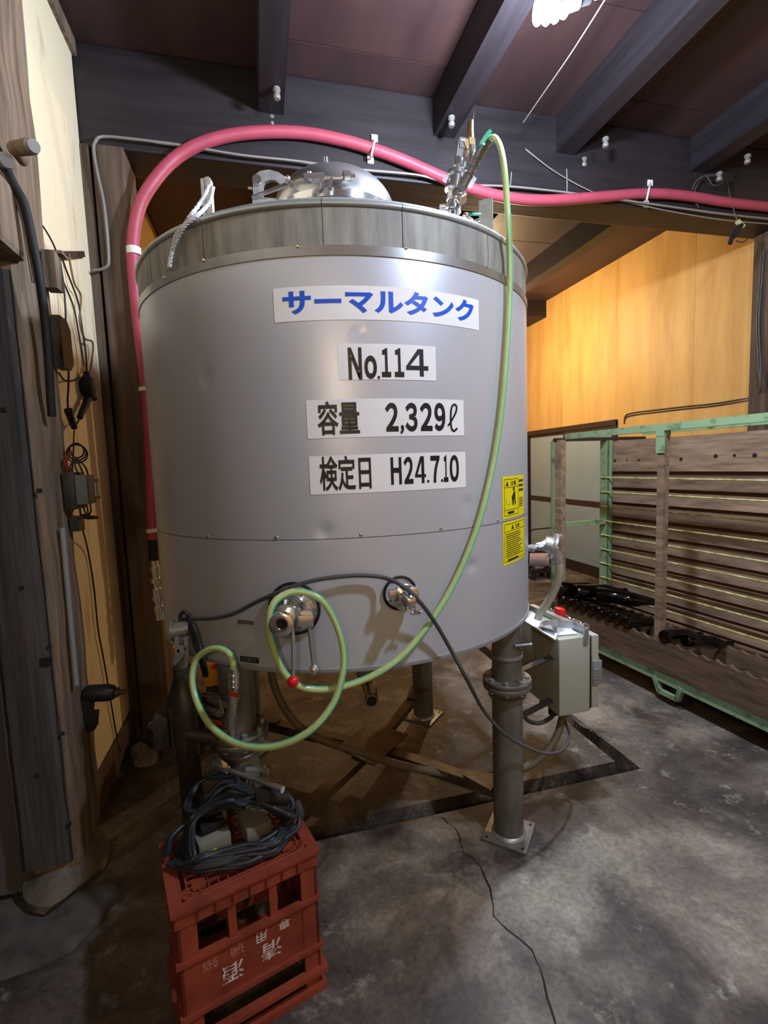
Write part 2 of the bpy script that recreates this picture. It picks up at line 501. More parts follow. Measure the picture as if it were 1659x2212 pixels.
cfl_lamp((-0.35, -1.5, 2.3), 20, 'warm bulb hanging on a long cord at the near end of the room', col=(1.0, 0.84, 0.62), glow=M_WBULB, hang=(-0.35, -1.5, 3.575))
cfl_lamp((2.65, 5.35, 3.1), 90, 'warm bulb hanging behind the tank near the sliding doors', col=(1.0, 0.74, 0.42), glow=M_WBULB, hang=(2.65, 5.35, 3.575))

# ------------------------------------------------------------------ the room
XR, XL, ZC, YB, YF = 3.89, -0.77, 3.575, 7.0, -2.8
# floor with a trench cut round the tank
TX0, TX1, TXo, TY0, TY1 = -0.35, 1.565, 1.64, 1.785, 1.868
bm = B()
def slab(x0, x1, y0, y1, z0=-0.25, z1=0.0): box(bm, (x0, y0, z0), (x1, y1, z1))
slab(-2.4, XR + 0.2, YF, TY0)
slab(-2.4, TX0, TY0, YB); slab(TXo, XR + 0.2, TY0, YB)
slab(TX0, TX1, TY1, YB); slab(TX1, TXo, 4.0, YB)
floor = tag(ob('floor', bm, M_FLOOR, None, origin=(0, 0, 0)), 'worn grey concrete floor with stains and a narrow trench', None, None, 'structure')
bm = B(); box(bm, (TX0, TY0, -0.2), (TXo, TY1, -0.15)); box(bm, (TX1, TY1, -0.2), (TXo, 4.0, -0.15))
ob('trench_bottom', bm, M_DIRT, floor)
# ragged broken corner of the trench
bm = B()
for i in range(26):
    a = random.random()
    p = gz(1237, 1549).lerp(gz(1390, 1648), a) + Vector((random.uniform(-.012, .006), random.uniform(-.02, .02), 0))
    ball(bm, p + Vector((0, 0, -0.004)), random.uniform(0.006, 0.014), 6, (1, 1.4, 0.5))
ob('broken_edge', bm, M_CONC2, floor)['kind'] = 'stuff'
# long crack in the concrete: a shallow dark seam
def crack(pix, w=0.003):
    bm = B(); P = [gz(u, v) for u, v in pix]; Q = []
    for a, b in zip(P, P[1:]):
        n = max(2, int((b - a).length / 0.03))
        for k in range(n): Q.append(a.lerp(b, k / n) + Vector((random.uniform(-.006, .006), random.uniform(-.006, .006), 0)))
    Q.append(P[-1]); prev = None
    for i, p in enumerate(Q):
        d = (Q[min(i + 1, len(Q) - 1)] - Q[max(i - 1, 0)]).normalized(); s = Vector((-d.y, d.x, 0)) * w * random.uniform(0.4, 1.2)
        c = (bm.verts.new(p + s + Vector((0, 0, 0.0006))), bm.verts.new(p - s + Vector((0, 0, 0.0006))))
        if prev: bm.faces.new((prev[0], c[0], c[1], prev[1]))
        prev = c
    o = ob('crack', bm, M_SPOT, floor)
crack([(955, 1765), (985, 1790), (1000, 1840), (1040, 1875), (1060, 1915), (1068, 1975), (1100, 2010), (1150, 2050), (1175, 2120), (1200, 2212)])

ceil = B(); box(ceil, (-2.4, YF, ZC + 0.012), (XR + 0.2, YB, ZC + 0.06))
ceiling = tag(ob('ceiling', ceil, M_DARKWOOD, None, origin=(0, 0, ZC)), 'dark brown board ceiling over timber joists', None, None, 'structure')
pw, pl = 0.935, 1.82
bm = B(); box(bm, (0, 0, 0), (pw - 0.008, pl - 0.008, 0.014)); me = mesh(bm, M_CEIL)
for i in range(-3, 4):
    for j in range(6):
        x = 0.175 + (i) * pw
        if x + pw > XR + 0.1 and x > XR: continue
        inst('ceiling_panel', me, (x + 0.004, YF + j * pl - (0.5 if i % 2 else 0), ZC), ceiling)
bm = B(); box(bm, (-0.065, YF, 3.36), (0.065, YB, ZC)); me = mesh(bm, M_JOIST)
for x in (-1.69, 0.175, 1.17, 1.985, 3.02):
    inst('joist', me, (x, 0, 0), ceiling)
bm = B(); box(bm, (-2.4, 2.87, 3.09), (XR + 0.2, 3.12, 3.574), bev=0.012); ob('cross_beam', bm, M_BEAM, ceiling)
bm = B(); box(bm, (-2.4, 6.04, 3.36), (XR, 6.5, 3.574)); ob('cross_beam', bm, M_BEAM, ceiling)

# right wall: plywood sheets, sliding doors, post
bm = B(); box(bm, (XR + 0.02, YF, 0), (XR + 0.1, YB, ZC))
wall_right = tag(ob('wall_right', bm, M_DARKWOOD, None, origin=(XR, 2, 0)), 'wall of honey coloured plywood sheets', None, None, 'structure')
ys = [3.09, 3.695, 4.69, 5.68, 6.54, 7.0]
for a, b in zip(ys, ys[1:]):
    z0 = 1.83 if 4.6 < a < 6.5 else 0.0
    bm = B(); box(bm, (XR, a + 0.0015, z0), (XR + 0.02, b - 0.0015, ZC - 0.002)); ob('plywood_sheet', bm, M_PLY, wall_right)
for a, b in ((YF, -1.0), (-1.0, 0.9), (0.9, 2.85)):
    bm = B(); box(bm, (XR, a + 0.002, 0), (XR + 0.02, b - 0.002, ZC - 0.002)); ob('plywood_sheet', bm, M_PLY, wall_right)
bm = B(); box(bm, (XR - 0.09, 2.86, 0), (XR + 0.02, 3.09, 3.09)); ob('corner_post', bm, M_POST, wall_right)
bm = B()
box(bm, (XR - 0.02, 4.66, 0.0), (XR + 0.019, 4.70, 1.84)); box(bm, (XR - 0.02, 6.50, 0.0), (XR + 0.019, 6.55, 1.84))
box(bm, (XR - 0.025, 4.66, 1.80), (XR + 0.019, 6.55, 1.86)); box(bm, (XR - 0.03, 4.66, -0.0), (XR + 0.019, 6.55, 0.03))
door = tag(ob('door_1', bm, M_FRAME, None), 'sliding doors with frosted panes in a dark frame', None, None, 'structure')
for k, (a, b, dx) in enumerate(((4.70, 5.64, 0.0), (5.58, 6.50, 0.016))):
    bm = B(); x0 = XR - 0.016 + dx
    box(bm, (x0, a, 0.03), (x0 + 0.014, a + 0.035, 1.80)); box(bm, (x0, b - 0.035, 0.03), (x0 + 0.014, b, 1.80))
    for z0, z1 in ((0.03, 0.13), (0.85, 0.92), (1.76, 1.80)):
        box(bm, (x0 + 0.001, a + 0.035, z0), (x0 + 0.013, b - 0.035, z1))
    s = ob('sliding_door', bm, M_FRAME, door)
    for z0, z1 in ((0.13, 0.85), (0.92, 1.76)):
        bm = B(); box(bm, (x0 + 0.004, a + 0.035, z0), (x0 + 0.01, b - 0.035, z1)); ob('pane', bm, M_FROST, s)

# back and front walls (mostly hidden)
bm = B(); box(bm, (-2.4, YB, 0), (XR + 0.1, YB + 0.1, ZC)); tag(ob('wall_back', bm, M_PLY, None), 'plywood wall at the far end', None, None, 'structure')
bm = B(); box(bm, (-2.4, YF - 0.1, 0), (XR + 0.1, YF, ZC)); tag(ob('wall_front', bm, M_PLY, None), 'plywood wall at the near end', None, None, 'structure')

# left wall: plaster, posts, plywood beyond
bm = B(); box(bm, (XL - 0.1, 1.9, 0), (XL, 2.86, ZC)); box(bm, (-0.98, YF, 2.32), (-0.9, 1.76, ZC))
bm_ = B(); box(bm_, (XL - 0.1, 2.0, 3.5), (XL + 0.02, 2.87, ZC))
wall_left = tag(ob('wall_left', bm, M_CREAM, None, origin=(XL, 2.4, 0)), 'cream plaster wall between timber posts', None, None, 'structure')
ob('wall_plate', bm_, M_PILLAR, wall_left)
bm = B(); box(bm, (XL - 0.02, 3.1, 0), (XL, YB, ZC)); ob('plywood_sheet', bm, M_PLY, wall_left)
bm = B(); box(bm, (-1.0, YF, 0), (-0.95, 1.78, 2.1)); ob('board_wall', bm, M_DARKWOOD, wall_left)
bm = B(); box(bm, (-0.795, 2.85, 0), (-0.728, 3.1, 3.09), bev=0.008); ob('post', bm, M_POST, wall_left)
bm = B(); box(bm, (-0.716, 2.84, 0), (-0.568, 3.1, 3.09), bev=0.012); ob('post', bm, M_POST, wall_left)
def rough_post(x0, x1, y0, y1, z0, z1, name, material, amp=0.006, n=24):
    bm = B(); rows = []
    for k in range(n + 1):
        z = z0 + (z1 - z0) * k / n
        row = []
        c = 0.018
        for (x, y) in ((x0 + c, y0), (x1 - c, y0), (x1, y0 + c), (x1, y1 - c), (x1 - c, y1), (x0 + c, y1), (x0, y1 - c), (x0, y0 + c)):
            row.append(bm.verts.new((x + random.uniform(-amp, amp), y + random.uniform(-amp, amp), z)))
        rows.append(row)
    for a, b in zip(rows, rows[1:]):
        for i in range(8):
            j = (i + 1) % 8; bm.faces.new((a[i], a[j], b[j], b[i]))
    bm.faces.new(rows[0][::-1]); bm.faces.new(rows[-1])
    return ob(name, bm, material, wall_left, 30)
rough_post(-0.825, -0.668, 1.75, 2.0, 0.13, ZC, 'pillar', M_PILLAR)
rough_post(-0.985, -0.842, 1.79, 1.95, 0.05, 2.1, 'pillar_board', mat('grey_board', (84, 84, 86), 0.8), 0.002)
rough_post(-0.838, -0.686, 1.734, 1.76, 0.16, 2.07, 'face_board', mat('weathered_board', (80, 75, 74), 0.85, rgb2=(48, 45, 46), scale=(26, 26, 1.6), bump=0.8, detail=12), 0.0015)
bm = B(); box(bm, (-0.93, YF, 2.10), (-0.648, 1.77, 2.30), bev=0.02); ob('tie_beam', bm, M_PILLAR, wall_left)
# square mortise pockets and pegs on the pillar face
for (u, v, s) in ((97, 1430, 0.014), (85, 1060, 0.007), (47, 1270, 0.006), (80, 1675, 0.006), (8, 885, 0.007), (107, 1395, 0.004), (135, 1585, 0.005), (150, 1780, 0.005)):
    p = gy(u, v, 1.734); bm = B(); box(bm, p + Vector((-s, -0.003, -s)), p + Vector((s, 0.004, s)), bev=0.001); ob('peg_hole', bm, M_SPOT, wall_left)
# foundation stone and mortar collar
def rock(name, c, sz, material, parent, seed, flat=0.0):
    rnd = random.Random(seed); bm = B()
    bmesh.ops.create_icosphere(bm, subdivisions=3, radius=1.0)
    offs = [(Vector((rnd.uniform(-1, 1), rnd.uniform(-1, 1), rnd.uniform(-1, 1))).normalized(), rnd.uniform(0.6, 0.92)) for _ in range(12)]
    for v in bm.verts:
        d = v.co.copy()
        for n, k in offs:
            e = d.dot(n)
            if e > k: d -= n * (e - k)
        v.co = Vector((d.x * sz[0], d.y * sz[1], d.z * sz[2])) + Vector(c)
        if v.co.z < 0.001: v.co.z = 0.001
    return ob(name, bm, material, parent, 25)
rock('foundation_stone', (-0.735, 1.84, 0.07), (0.13, 0.17, 0.11), M_STONE, wall_left, 3)
rock('mortar_collar', (-0.80, 1.72, 0.0), (0.27, 0.2, 0.035), M_CONC2, floor, 8)
bm = B(); box(bm, (XL, 2.0, 0.0), (XL + 0.022, 2.85, 0.15)); tag(ob('baseboard_left', bm, M_POST, None), 'rough brown board along the plaster wall foot', None, None, 'structure')

# ------------------------------------------------------------------ the tank
tank = thing('storage_tank', (TC.x, TC.y, 0), 'large grey jacketed storage tank on four steel legs with Japanese signs', 'tank')
AX = Vector((TC.x, TC.y, 0))
FR = Vector((0, -1, 0))
def dented(bm, dents):
    for v in bm.verts:
        for (p, r, dep) in dents:
            d = (v.co - p).length
            if d < r:
                n = Vector((v.co.x - TC.x, v.co.y - TC.y, 0)).normalized()
                v.co -= n * dep * (0.5 + 0.5 * math.cos(math.pi * d / r))
def shell(z0, z1, rows, r=TR, seg=360):
    bm = B(); prev = None
    for k in range(rows + 1):
        z = z0 + (z1 - z0) * k / rows
        cur = [bm.verts.new((TC.x + r * math.sin(2 * math.pi * i / seg), TC.y - r * math.cos(2 * math.pi * i / seg), z)) for i in range(seg)]
        if prev:
            for i in range(seg):
                j = (i + 1) % seg; bm.faces.new((prev[i], prev[j], cur[j], cur[i]))
        prev = cur
    return bm
DENTS = [(gc(774, 718), 0.022, 0.006), (gc(446, 816), 0.03, 0.005), (gc(1010, 1087), 0.028, 0.005), (gc(700, 1148), 0.035, 0.004),
         (gc(1021, 1222), 0.03, 0.007), (gc(437, 780), 0.02, 0.003), (gc(1013, 1105), 0.02, 0.004)]
bm = shell(Z1, Z2, 64); dented(bm, DENTS); ob('jacket', bm, M_JACKET, tank, 60)
bm = shell(Z0 + 0.012, Z1 - 0.0018, 36); dented(bm, DENTS); ob('jacket', bm, M_JACKET, tank, 60)
bm = B(); lathe(bm, [(TR - 0.0025, Z1 - 0.006), (TR - 0.0025, Z1 + 0.006)], AX, seg=180); ob('seam_gap', bm, M_GASKET, tank, 60)
bm = B(); lathe(bm, [(TR - 0.02, Z0 + 0.012), (TR + 0.002, Z0 + 0.013), (TR + 0.003, Z0 + 0.006), (TR + 0.001, Z0), (TR - 0.02, Z0 - 0.001), (0.3, Z0 - 0.035), (0.0, Z0 - 0.05)], AX, seg=180)
ob('bottom_rim', bm, M_RIM, tank, 50)
# upper ring of sheet segments with a rolled shoulder
bounds = [-2.2, -1.05, -0.685, -0.215, 0.075, 0.49, 1.15, 2.2, 2 * math.pi - 2.2]
for a, b in zip(bounds, bounds[1:]):
    bm = B()
    n = max(6, int((b - a) / 0.035))
    g = 0.0016
    lathe(bm, [(TR - 0.004, Z2 - 0.002), (TR - 0.002, Z2 + 0.06), (TR - 0.003, Z3 - 0.002)], AX, seg=n, a0=a + g, a1=b - g, xdir=FR)
    o = ob('insulation_sheet', bm, M_RING, tank, 50)
    bm = B()
    lathe(bm, [(TR - 0.003, Z3 - 0.001), (TR + 0.0035, Z3 + 0.002), (TR + 0.0045, Z3 + 0.010), (TR - 0.002, Z3 + 0.019), (TR - 0.022, Z3 + 0.032), (TR - 0.06, Z3 + 0.046)], AX, seg=n, a0=a + g, a1=b - g, xdir=FR)
    ob('shoulder_sheet', bm, M_RIM, tank, 60)
bm = B(); lathe(bm, [(TR - 0.006, Z2 - 0.02), (TR - 0.006, Z3 + 0.005), (TR - 0.06, Z3 + 0.04), (0.25, 2.385), (0.0, 2.40)], AX, seg=120); ob('top_deck', bm, M_RING, tank, 50)
# edge strip with screws
bm = B(); h2 = 0.013
lathe(bm, [(TR + 0.0003, Z2 - h2), (TR + 0.003, Z2 - h2), (TR + 0.003, Z2 + h2), (TR - 0.003, Z2 + h2)], AX, seg=200)
strip = ob('edge_strip', bm, M_STRIP, tank, 50)
bm = B(); lathe(bm, [(0.0055, 0), (0.005, 0.0018), (0.0025, 0.003), (0, 0.0032)], (0, 0, 0), (0, 0, 1), 10); ME_SCREW = mesh(bm, M_CHROME, 40)
def screw(p, parent, out=0.0):
    n = Vector((p.x - TC.x, p.y - TC.y, 0)).normalized()
    inst('screw', ME_SCREW, p + n * out, parent, q_to(n))
for (u, v) in ((440, 563), (645, 532), (877, 535), (1053, 575), (355, 600)):
    screw(gc(u, v, 0.003), tank)
for (u, v) in ((448, 1158), (597, 1161), (780, 1155), (952, 1141), (1075, 1124), (1131, 1108)):
    screw(gc(u, v, 0.0), tank)
for a in (-2.5, -1.9, 1.5, 2.1, 2.7):
    screw(onc(a * TR, Z2, 0.003), tank); screw(onc(a * TR + 0.1, Z1 + 0.008), tank)

# signs
def patch(s0, s1, z0, z1, out, n=24, skew=0.0):
    bm = B(); prev = None
    for i in range(n + 1):
        s = s0 + (s1 - s0) * i / n
        dz = skew * i / n
        c = (bm.verts.new(onc(s, z0 + dz, out)), bm.verts.new(onc(s, z1 + dz, out)))
        if prev: bm.faces.new((prev[0], c[0], c[1], prev[1]))
        prev = c
    return bm
def sign(pix, words, material, label, bold=0.02):
    (a, b) = arcz(*pix[0]), arcz(*pix[1])
    pl = ob('sign', patch(a[0], b[0], b[1], a[1], 0.0012), M_WHITE, tank, 60)
    pl['label'] = label
    for body, p0, p1, bd, mt, sp in words:
        q0, q1 = arcz(*p0), arcz(*p1)
        bmx = text_bm(body, bd, (q0[0], q1[0], q1[1], q0[1]), lambda s, t: onc(s, t, 0.0021), spacing=sp)
        ob('lettering', bmx, mt, pl)
def row(chars, bold=0.038):
    return [(c, (x0, y0), (x1, y1), bold, M_BLACK, 1) for c, x0, x1, y0, y1 in chars]
sign(((590, 624), (1034, 714)), [('サーマルタンク', (610, 629), (1023, 699), 0.036, M_BLUE, 1.0)], M_WHITE, 'white sign with blue katakana')
sign(((729, 743), (942, 823)), row([('Ｎ', 751, 783, 751, 820), ('ｏ', 786, 815, 768, 819), ('１', 823, 845, 752, 815), ('１', 851, 873, 752, 815)], 0.036) + row([('．', 815, 821, 812, 819)]), M_WHITE, 'white sign numbered No.114')
sign(((661, 865), (1002, 941)), [('容量', (684, 868), (778, 938), 0.02, M_BLACK, 1)] + row([('２', 831, 861, 870, 932), ('，', 864, 873, 918, 938), ('３', 874, 902, 870, 932), ('２', 906, 934, 870, 931), ('９', 937, 962, 870, 931)]), M_WHITE, 'white sign with black capacity lettering')
_h = []
for c, x0, x1 in (('Ｈ', 843, 868), ('２', 871, 893), ('．', 922, 927), ('７', 929, 950), ('．', 952, 957), ('１', 957, 968), ('０', 970, 991)):
    yt, yb = 988 - (x0 - 843) * 0.04, 1046 - (x0 - 843) * 0.047
    _h.append((c, x0, x1, yb - 6 if c == '．' else yt, yb))
sign(((667, 986), (1006, 1052)), [('検定日', (689, 986), (803, 1057), 0.018, M_BLACK, 1)] + row(_h, 0.034), M_WHITE, 'white sign with black test date')
# the figure four, drawn as three bars
def stroke(pix, w, material, parent):
    P = spline([Vector((*arcz(u, v), 0)) for u, v in pix], 8); bm = B(); prev = None
    for i, p in enumerate(P):
        d = (P[min(i + 1, len(P) - 1)] - P[max(i - 1, 0)]).normalized(); n = Vector((-d.y, d.x, 0)) * w / 2
        c = (bm.verts.new(onc(p.x + n.x, p.y + n.y, 0.0022)), bm.verts.new(onc(p.x - n.x, p.y - n.y, 0.0022)))
        if prev: bm.faces.new((prev[0], c[0], c[1], prev[1]))
        prev = c
    ob('lettering', bm, material, parent)
def four(x0, x1, y0, y1, w, parent):
    a, b = arcz(x0, y0), arcz(x1, y1)
    S = lambda f: a[0] + (b[0] - a[0]) * f
    T = lambda f: a[1] + (b[1] - a[1]) * f
    ws, wt = w / (b[0] - a[0]), w / abs(b[1] - a[1])
    bm = B()
    def quad(pts): bm.faces.new([bm.verts.new(onc(S(x), T(y), 0.0022)) for x, y in pts])
    quad([(0.60, 0), (0.60 + ws, 0), (0.60 + ws, 1), (0.60, 1)])
    quad([(0.0, 0.78 - wt), (1.0, 0.78 - wt), (1.0, 0.78), (0.0, 0.78)])
    quad([(0.60 - ws * 0.35, 0.0), (0.62, 0.0), (0.62, 0.16), (ws * 0.85, 0.78 - wt + 0.02), (0.0, 0.78 - wt + 0.02)])
    ob('lettering', bm, M_BLACK, parent)
_sg = [o for o in tank.children if o.name.startswith('sign')]
four(876, 925, 753, 814, 0.0125, _sg[1]); four(895, 920, 986, 1043, 0.0085, _sg[3])
stroke([(967, 920), (975, 908), (984, 890), (985, 878), (980, 874), (975, 880), (973, 895), (973, 912), (975, 926), (980, 931), (987, 925)], 0.0062, M_BLACK, [o for o in tank.children if o.name.startswith('sign')][2])
# yellow warning labels
def bars(bm, s0, s1, z, h, out=0.0022):
    n = 4; prev = None
    for i in range(n + 1):
        s = s0 + (s1 - s0) * i / n
        c = (bm.verts.new(onc(s, z - h, out)), bm.verts.new(onc(s, z + h, out)))
        if prev: bm.faces.new((prev[0], c[0], c[1], prev[1]))
        prev = c
def polyc(bm, pts, out=0.0022): bm.faces.new([bm.verts.new(onc(s, z, out)) for s, z in pts])
def label_frame(bm, s0, s1, z0, z1, w):
    bars(bm, s0, s1, z0, w); bars(bm, s0, s1, z1, w)
    for s in (s0, s1): polyc(bm, [(s - w, z0), (s + w, z0), (s + w, z1), (s - w, z1)])
S0, S1 = 0.428, 0.628
y1 = ob('warning_label', patch(S0, S1, 1.256, 1.397, 0.0012), M_YELLOW, tank, 60); y1['label'] = 'yellow caution label with a hand symbol'
bm = B()
label_frame(bm, S0 + 0.012, S1 - 0.075, 1.266, 1.387, 0.0008)
bars(bm, S0 + 0.012, S1 - 0.075, 1.36, 0.0008); bars(bm, S0 + 0.012, S1 - 0.075, 1.285, 0.0008)
polyc(bm, [(S0 + 0.022, 1.365), (S0 + 0.042, 1.365), (S0 + 0.032, 1.382)])
c0 = S0 + 0.078
polyc(bm, [(c0 - 0.006, 1.30), (c0 + 0.002, 1.297), (c0 + 0.010, 1.33), (c0 + 0.014, 1.297), (c0 + 0.022, 1.30), (c0 + 0.016, 1.345), (c0 + 0.006, 1.345), (c0 - 0.012, 1.325), (c0 - 0.008, 1.32)])
polyc(bm, [(c0 + 0.006 + 0.007 * math.cos(k), 1.353 + 0.007 * math.sin(k)) for k in [i * math.pi / 5 for i in range(10)]])
for k in range(12):
    a, b = k / 12 * 2 * math.pi, (k + 0.8) / 12 * 2 * math.pi
    if 0.6 < a < 2.2: continue
    polyc(bm, [(S0 + 0.045 + r * math.cos(x), 1.318 + r * 0.7 * math.sin(x)) for r, x in ((0.022, a), (0.0235, a), (0.0235, b), (0.022, b))])
for i in range(3):
    for k in range(3): bars(bm, S1 - 0.066 + k * 0.018, S1 - 0.052 + k * 0.018, 1.378 - i * 0.016, 0.0042)
for i in range(5): bars(bm, S1 - 0.066, S1 - 0.012 - random.uniform(0, .012), 1.318 - i * 0.007, 0.0013)
bars(bm, S0 + 0.035, S0 + 0.085, 1.275, 0.004)
ob('label_print', bm, M_BLACK, y1)
bmx = text_bm('注意', 0.01, (S0 + 0.055, S0 + 0.105, 1.365, 1.381), lambda s, t: onc(s, t, 0.0022)); ob('lettering', bmx, M_BLACK, y1)
y2 = ob('warning_label', patch(S0, S1 + 0.006, 1.100, 1.245, 0.0012), M_YELLOW, tank, 60); y2['label'] = 'yellow caution label full of small print'
bm = B(); label_frame(bm, S0 + 0.01, S1 - 0.006, 1.110, 1.237, 0.0008)
bars(bm, S0 + 0.01, S1 - 0.006, 1.212, 0.0008)
polyc(bm, [(S0 + 0.06, 1.217), (S0 + 0.08, 1.217), (S0 + 0.07, 1.233)])
for i in range(12): bars(bm, S0 + 0.02, S1 - 0.018 - random.uniform(0, .06), 1.203 - i * 0.007, 0.0013)
bars(bm, S0 + 0.03, S0 + 0.12, 1.115, 0.003)
ob('label_print', bm, M_BLACK, y2)
bmx = text_bm('注意', 0.01, (S0 + 0.092, S0 + 0.135, 1.217, 1.232), lambda s, t: onc(s, t, 0.0022)); ob('lettering', bmx, M_BLACK, y2)
# name plate and dull grey plate
a, b = arcz(513, 1338), arcz(549, 1350)
ob('grey_tape', patch(a[0], b[0], b[1], a[1], 0.001), mat('grey_tape', (92, 90, 90), 0.6), tank)
a, b = arcz(519, 1416), arcz(560, 1433)
npl = ob('name_plate', patch(a[0], b[0], b[1], a[1], 0.0015), M_GASKET, tank)
bm = B()
for i in range(4): bars(bm, a[0] + 0.006, b[0] - 0.006, a[1] - 0.005 - i * 0.0062, 0.0011)
bars(bm, a[0] + 0.03, b[0] - 0.03, (a[1] + b[1]) / 2, 0.005)
ob('plate_print', bm, M_GALV, npl)

# legs with flanges, base plates, brace frame
LEGS = [(0.861, 1.606), (-0.110, 1.552), (0.832, 2.543), (-0.12, 2.50)]
bm = B(); cyl(bm, (0, 0, -0.012), (0, 0, 0.046), 0.006, seg=8); cyl(bm, (0, 0, 0.036), (0, 0, 0.045), 0.0105, seg=6); cyl(bm, (0, 0, -0.01), (0, 0, -0.001), 0.0105, seg=6); ME_BOLT = mesh(bm, M_GALV, 30)
for k, (x, y) in enumerate(LEGS):
    bm = B(); R_ = 0.057
    cyl(bm, (x, y, 0.012), (x, y, 0.59), R_, seg=32); cyl(bm, (x, y, 0.59), (x, y, Z0 - 0.002), R_ - 0.002, seg=32)
    leg = ob('leg', bm, M_STEEL, tank, 40)
    bm = B()
    fz = 0.60
    lathe(bm, [(R_, 0), (0.088, 0), (0.09, 0.003), (0.09, 0.015), (0.088, 0.018), (R_, 0.018)], (x, y, fz), seg=32)
    lathe(bm, [(R_, 0), (0.088, 0), (0.09, 0.003), (0.09, 0.013), (0.088, 0.016), (R_, 0.016)], (x, y, fz + 0.02), seg=32)
    lathe(bm, [(R_ + 0.012, 0), (R_ + 0.014, 0.004), (R_ + 0.004, 0.012), (R_, 0.012)], (x, y, fz - 0.035), seg=32)
    ob('flange', bm, M_STEEL, leg, 40)
    for i in range(8):
        a = i * math.pi / 4 + 0.25
        inst('flange_bolt', ME_BOLT, (x + 0.074 * math.cos(a), y + 0.074 * math.sin(a), fz), leg)
    bm = B(); ang = 0.80
    rot = Matrix.Rotation((-0.75, 0.28, -0.8, -0.8)[k], 3, 'Z')
    box(bm, (x - 0.085, y - 0.085, 0.0), (x + 0.085, y + 0.085, 0.011), rot, (x, y, 0), bev=0.0015); ob('base_plate', bm, M_STEEL, leg, 30)
    bm = B(); lathe(bm, [(R_ + 0.009, 0.011), (R_ + 0.006, 0.017), (R_ - 0.001, 0.022)], (x, y, 0), seg=32); ob('weld_bead', bm, M_GALV, leg, 50)
    for sx, sy in ((1, 1), (1, -1), (-1, 1), (-1, -1)):
        p = rot @ Vector((0.068 * sx, 0.068 * sy, 0)) + Vector((x, y, 0.0113)); bm = B(); cyl(bm, p, p + Vector((0, 0, 0.0006)), 0.006, seg=10); ob('bolt_hole', bm, M_SPOT, leg)
hub = Vector((0.43, 2.06, 0.155))
for (x, y) in LEGS:
    d = (Vector((x, y, hub.z)) - hub); e = d.normalized()
    bm = B(); bar(bm, hub + e * 0.03, Vector((x, y, hub.z)) - e * 0.05, 0.008, 0.055); bar(bm, hub + e * 0.03 + Vector((0, 0, 0.027)), Vector((x, y, hub.z + 0.027)) - e * 0.05, 0.05, 0.007)
    ob('brace_bar', bm, M_STEELD, tank)
    s = Vector((-e.y, e.x, 0)); p = Vector((x, y, hub.z + 0.034)) - e * 0.05
    bm = B(); prism(bm, [p + s * 0.055, p - s * 0.055, p - e * 0.13 - s * 0.02, p - e * 0.13 + s * 0.02], (0, 0, 0.006)); ob('gusset', bm, M_STEELD, tank)
bm = B(); prism(bm, [hub + Vector((0.17 * math.cos(a), 0.17 * math.sin(a), 0.032)) for a in (0.1, 1.45, 3.05, 4.5)], (0, 0, 0.007)); ob('hub_plate', bm, M_STEELD, tank)

# lifting lugs
def lug(p, w, h, yaw):
    bm = B(); rot = Matrix.Rotation(yaw, 3, 'Z')
    poly = [(-w / 2, 0), (w / 2, 0), (w / 2, h - w * 0.5), (w * 0.25, h), (-w * 0.25, h), (-w / 2, h - w * 0.3)]
    pts = [Vector(p) + rot @ Vector((x, 0, z)) for x, z in poly]
    prism(bm, pts, rot @ Vector((0, 0.012, 0)))
    bar(bm, Vector(p) + rot @ Vector((-w / 2, 0.02, 0)), Vector(p) + rot @ Vector((-w / 2, 0.02, h * 0.96)), 0.01, 0.05, rot @ Vector((0, 1, 0)))
    o = ob('lifting_lug', bm, M_GALV, tank)
    c = Vector(p) + rot @ Vector((0, -0.0012, h * 0.76)); bm = B(); cyl(bm, c, c + rot @ Vector((0, 0.001, 0)), w * 0.16, seg=14); ob('lug_hole', bm, M_SPOT, o)
    c = Vector(p) + rot @ Vector((0, -0.0012, h * 0.36)); bm = B(); cyl(bm, c, c + rot @ Vector((0, 0.001, 0)), w * 0.12, seg=12); ob('lug_hole', bm, M_SPOT, o)
lug(gy(452, 475, 1.65), 0.026, 0.125, -0.5)
lug(gy(1064, 512, 1.72), 0.026, 0.135, 0.9)
lug((TC.x + 0.15, TC.y + 0.62, 2.16), 0.04, 0.13, 3.0)

# manhole lid with clamp
LZ = 2.415
lidc = Vector((TC.x, TC.y, 0))
bm = B(); lathe(bm, [(0.215, LZ - 0.06), (0.215, LZ + 0.0), (0.228, LZ + 0.002), (0.228, LZ + 0.012), (0.2, LZ + 0.013)], lidc, seg=64); ob('manhole_neck', bm, M_POLISH, tank, 40)
bm = B()
prof = [(0.2, LZ + 0.016), (0.246, LZ + 0.017), (0.248, LZ + 0.05)]
for k in range(1, 15):
    a = k / 14 * math.pi / 2
    prof.append((0.246 * math.cos(a), LZ + 0.05 + 0.165 * math.sin(a)))
lathe(bm, prof, lidc, seg=72); lid = ob('manhole_lid', bm, M_POLISH, tank, 40)
bm = B(); lathe(bm, [(0.246, LZ + 0.0), (0.258, LZ + 0.003), (0.26, LZ + 0.03), (0.248, LZ + 0.034)], lidc, seg=72); ob('clamp_band', bm, M_CHROME, lid, 40)
bm = B(); cyl(bm, lidc + Vector((0, 0, LZ + 0.21)), lidc + Vector((0, 0, LZ + 0.235)), 0.03, 0.026, seg=20); ob('lid_boss', bm, M_CHROME, lid, 40)
for a in (0.4, 2.4, 4.4):
    bm = B(); p = lidc + Vector((0.16 * math.cos(a), 0.16 * math.sin(a), LZ + 0.17)); cyl(bm, p, p + Vector((0, 0, 0.02)), 0.008, seg=8); ob('lid_bolt', bm, M_CHROME, lid, 40)
def L_(u, v, Y=1.80): return gy(u, v, Y)
bm = B()
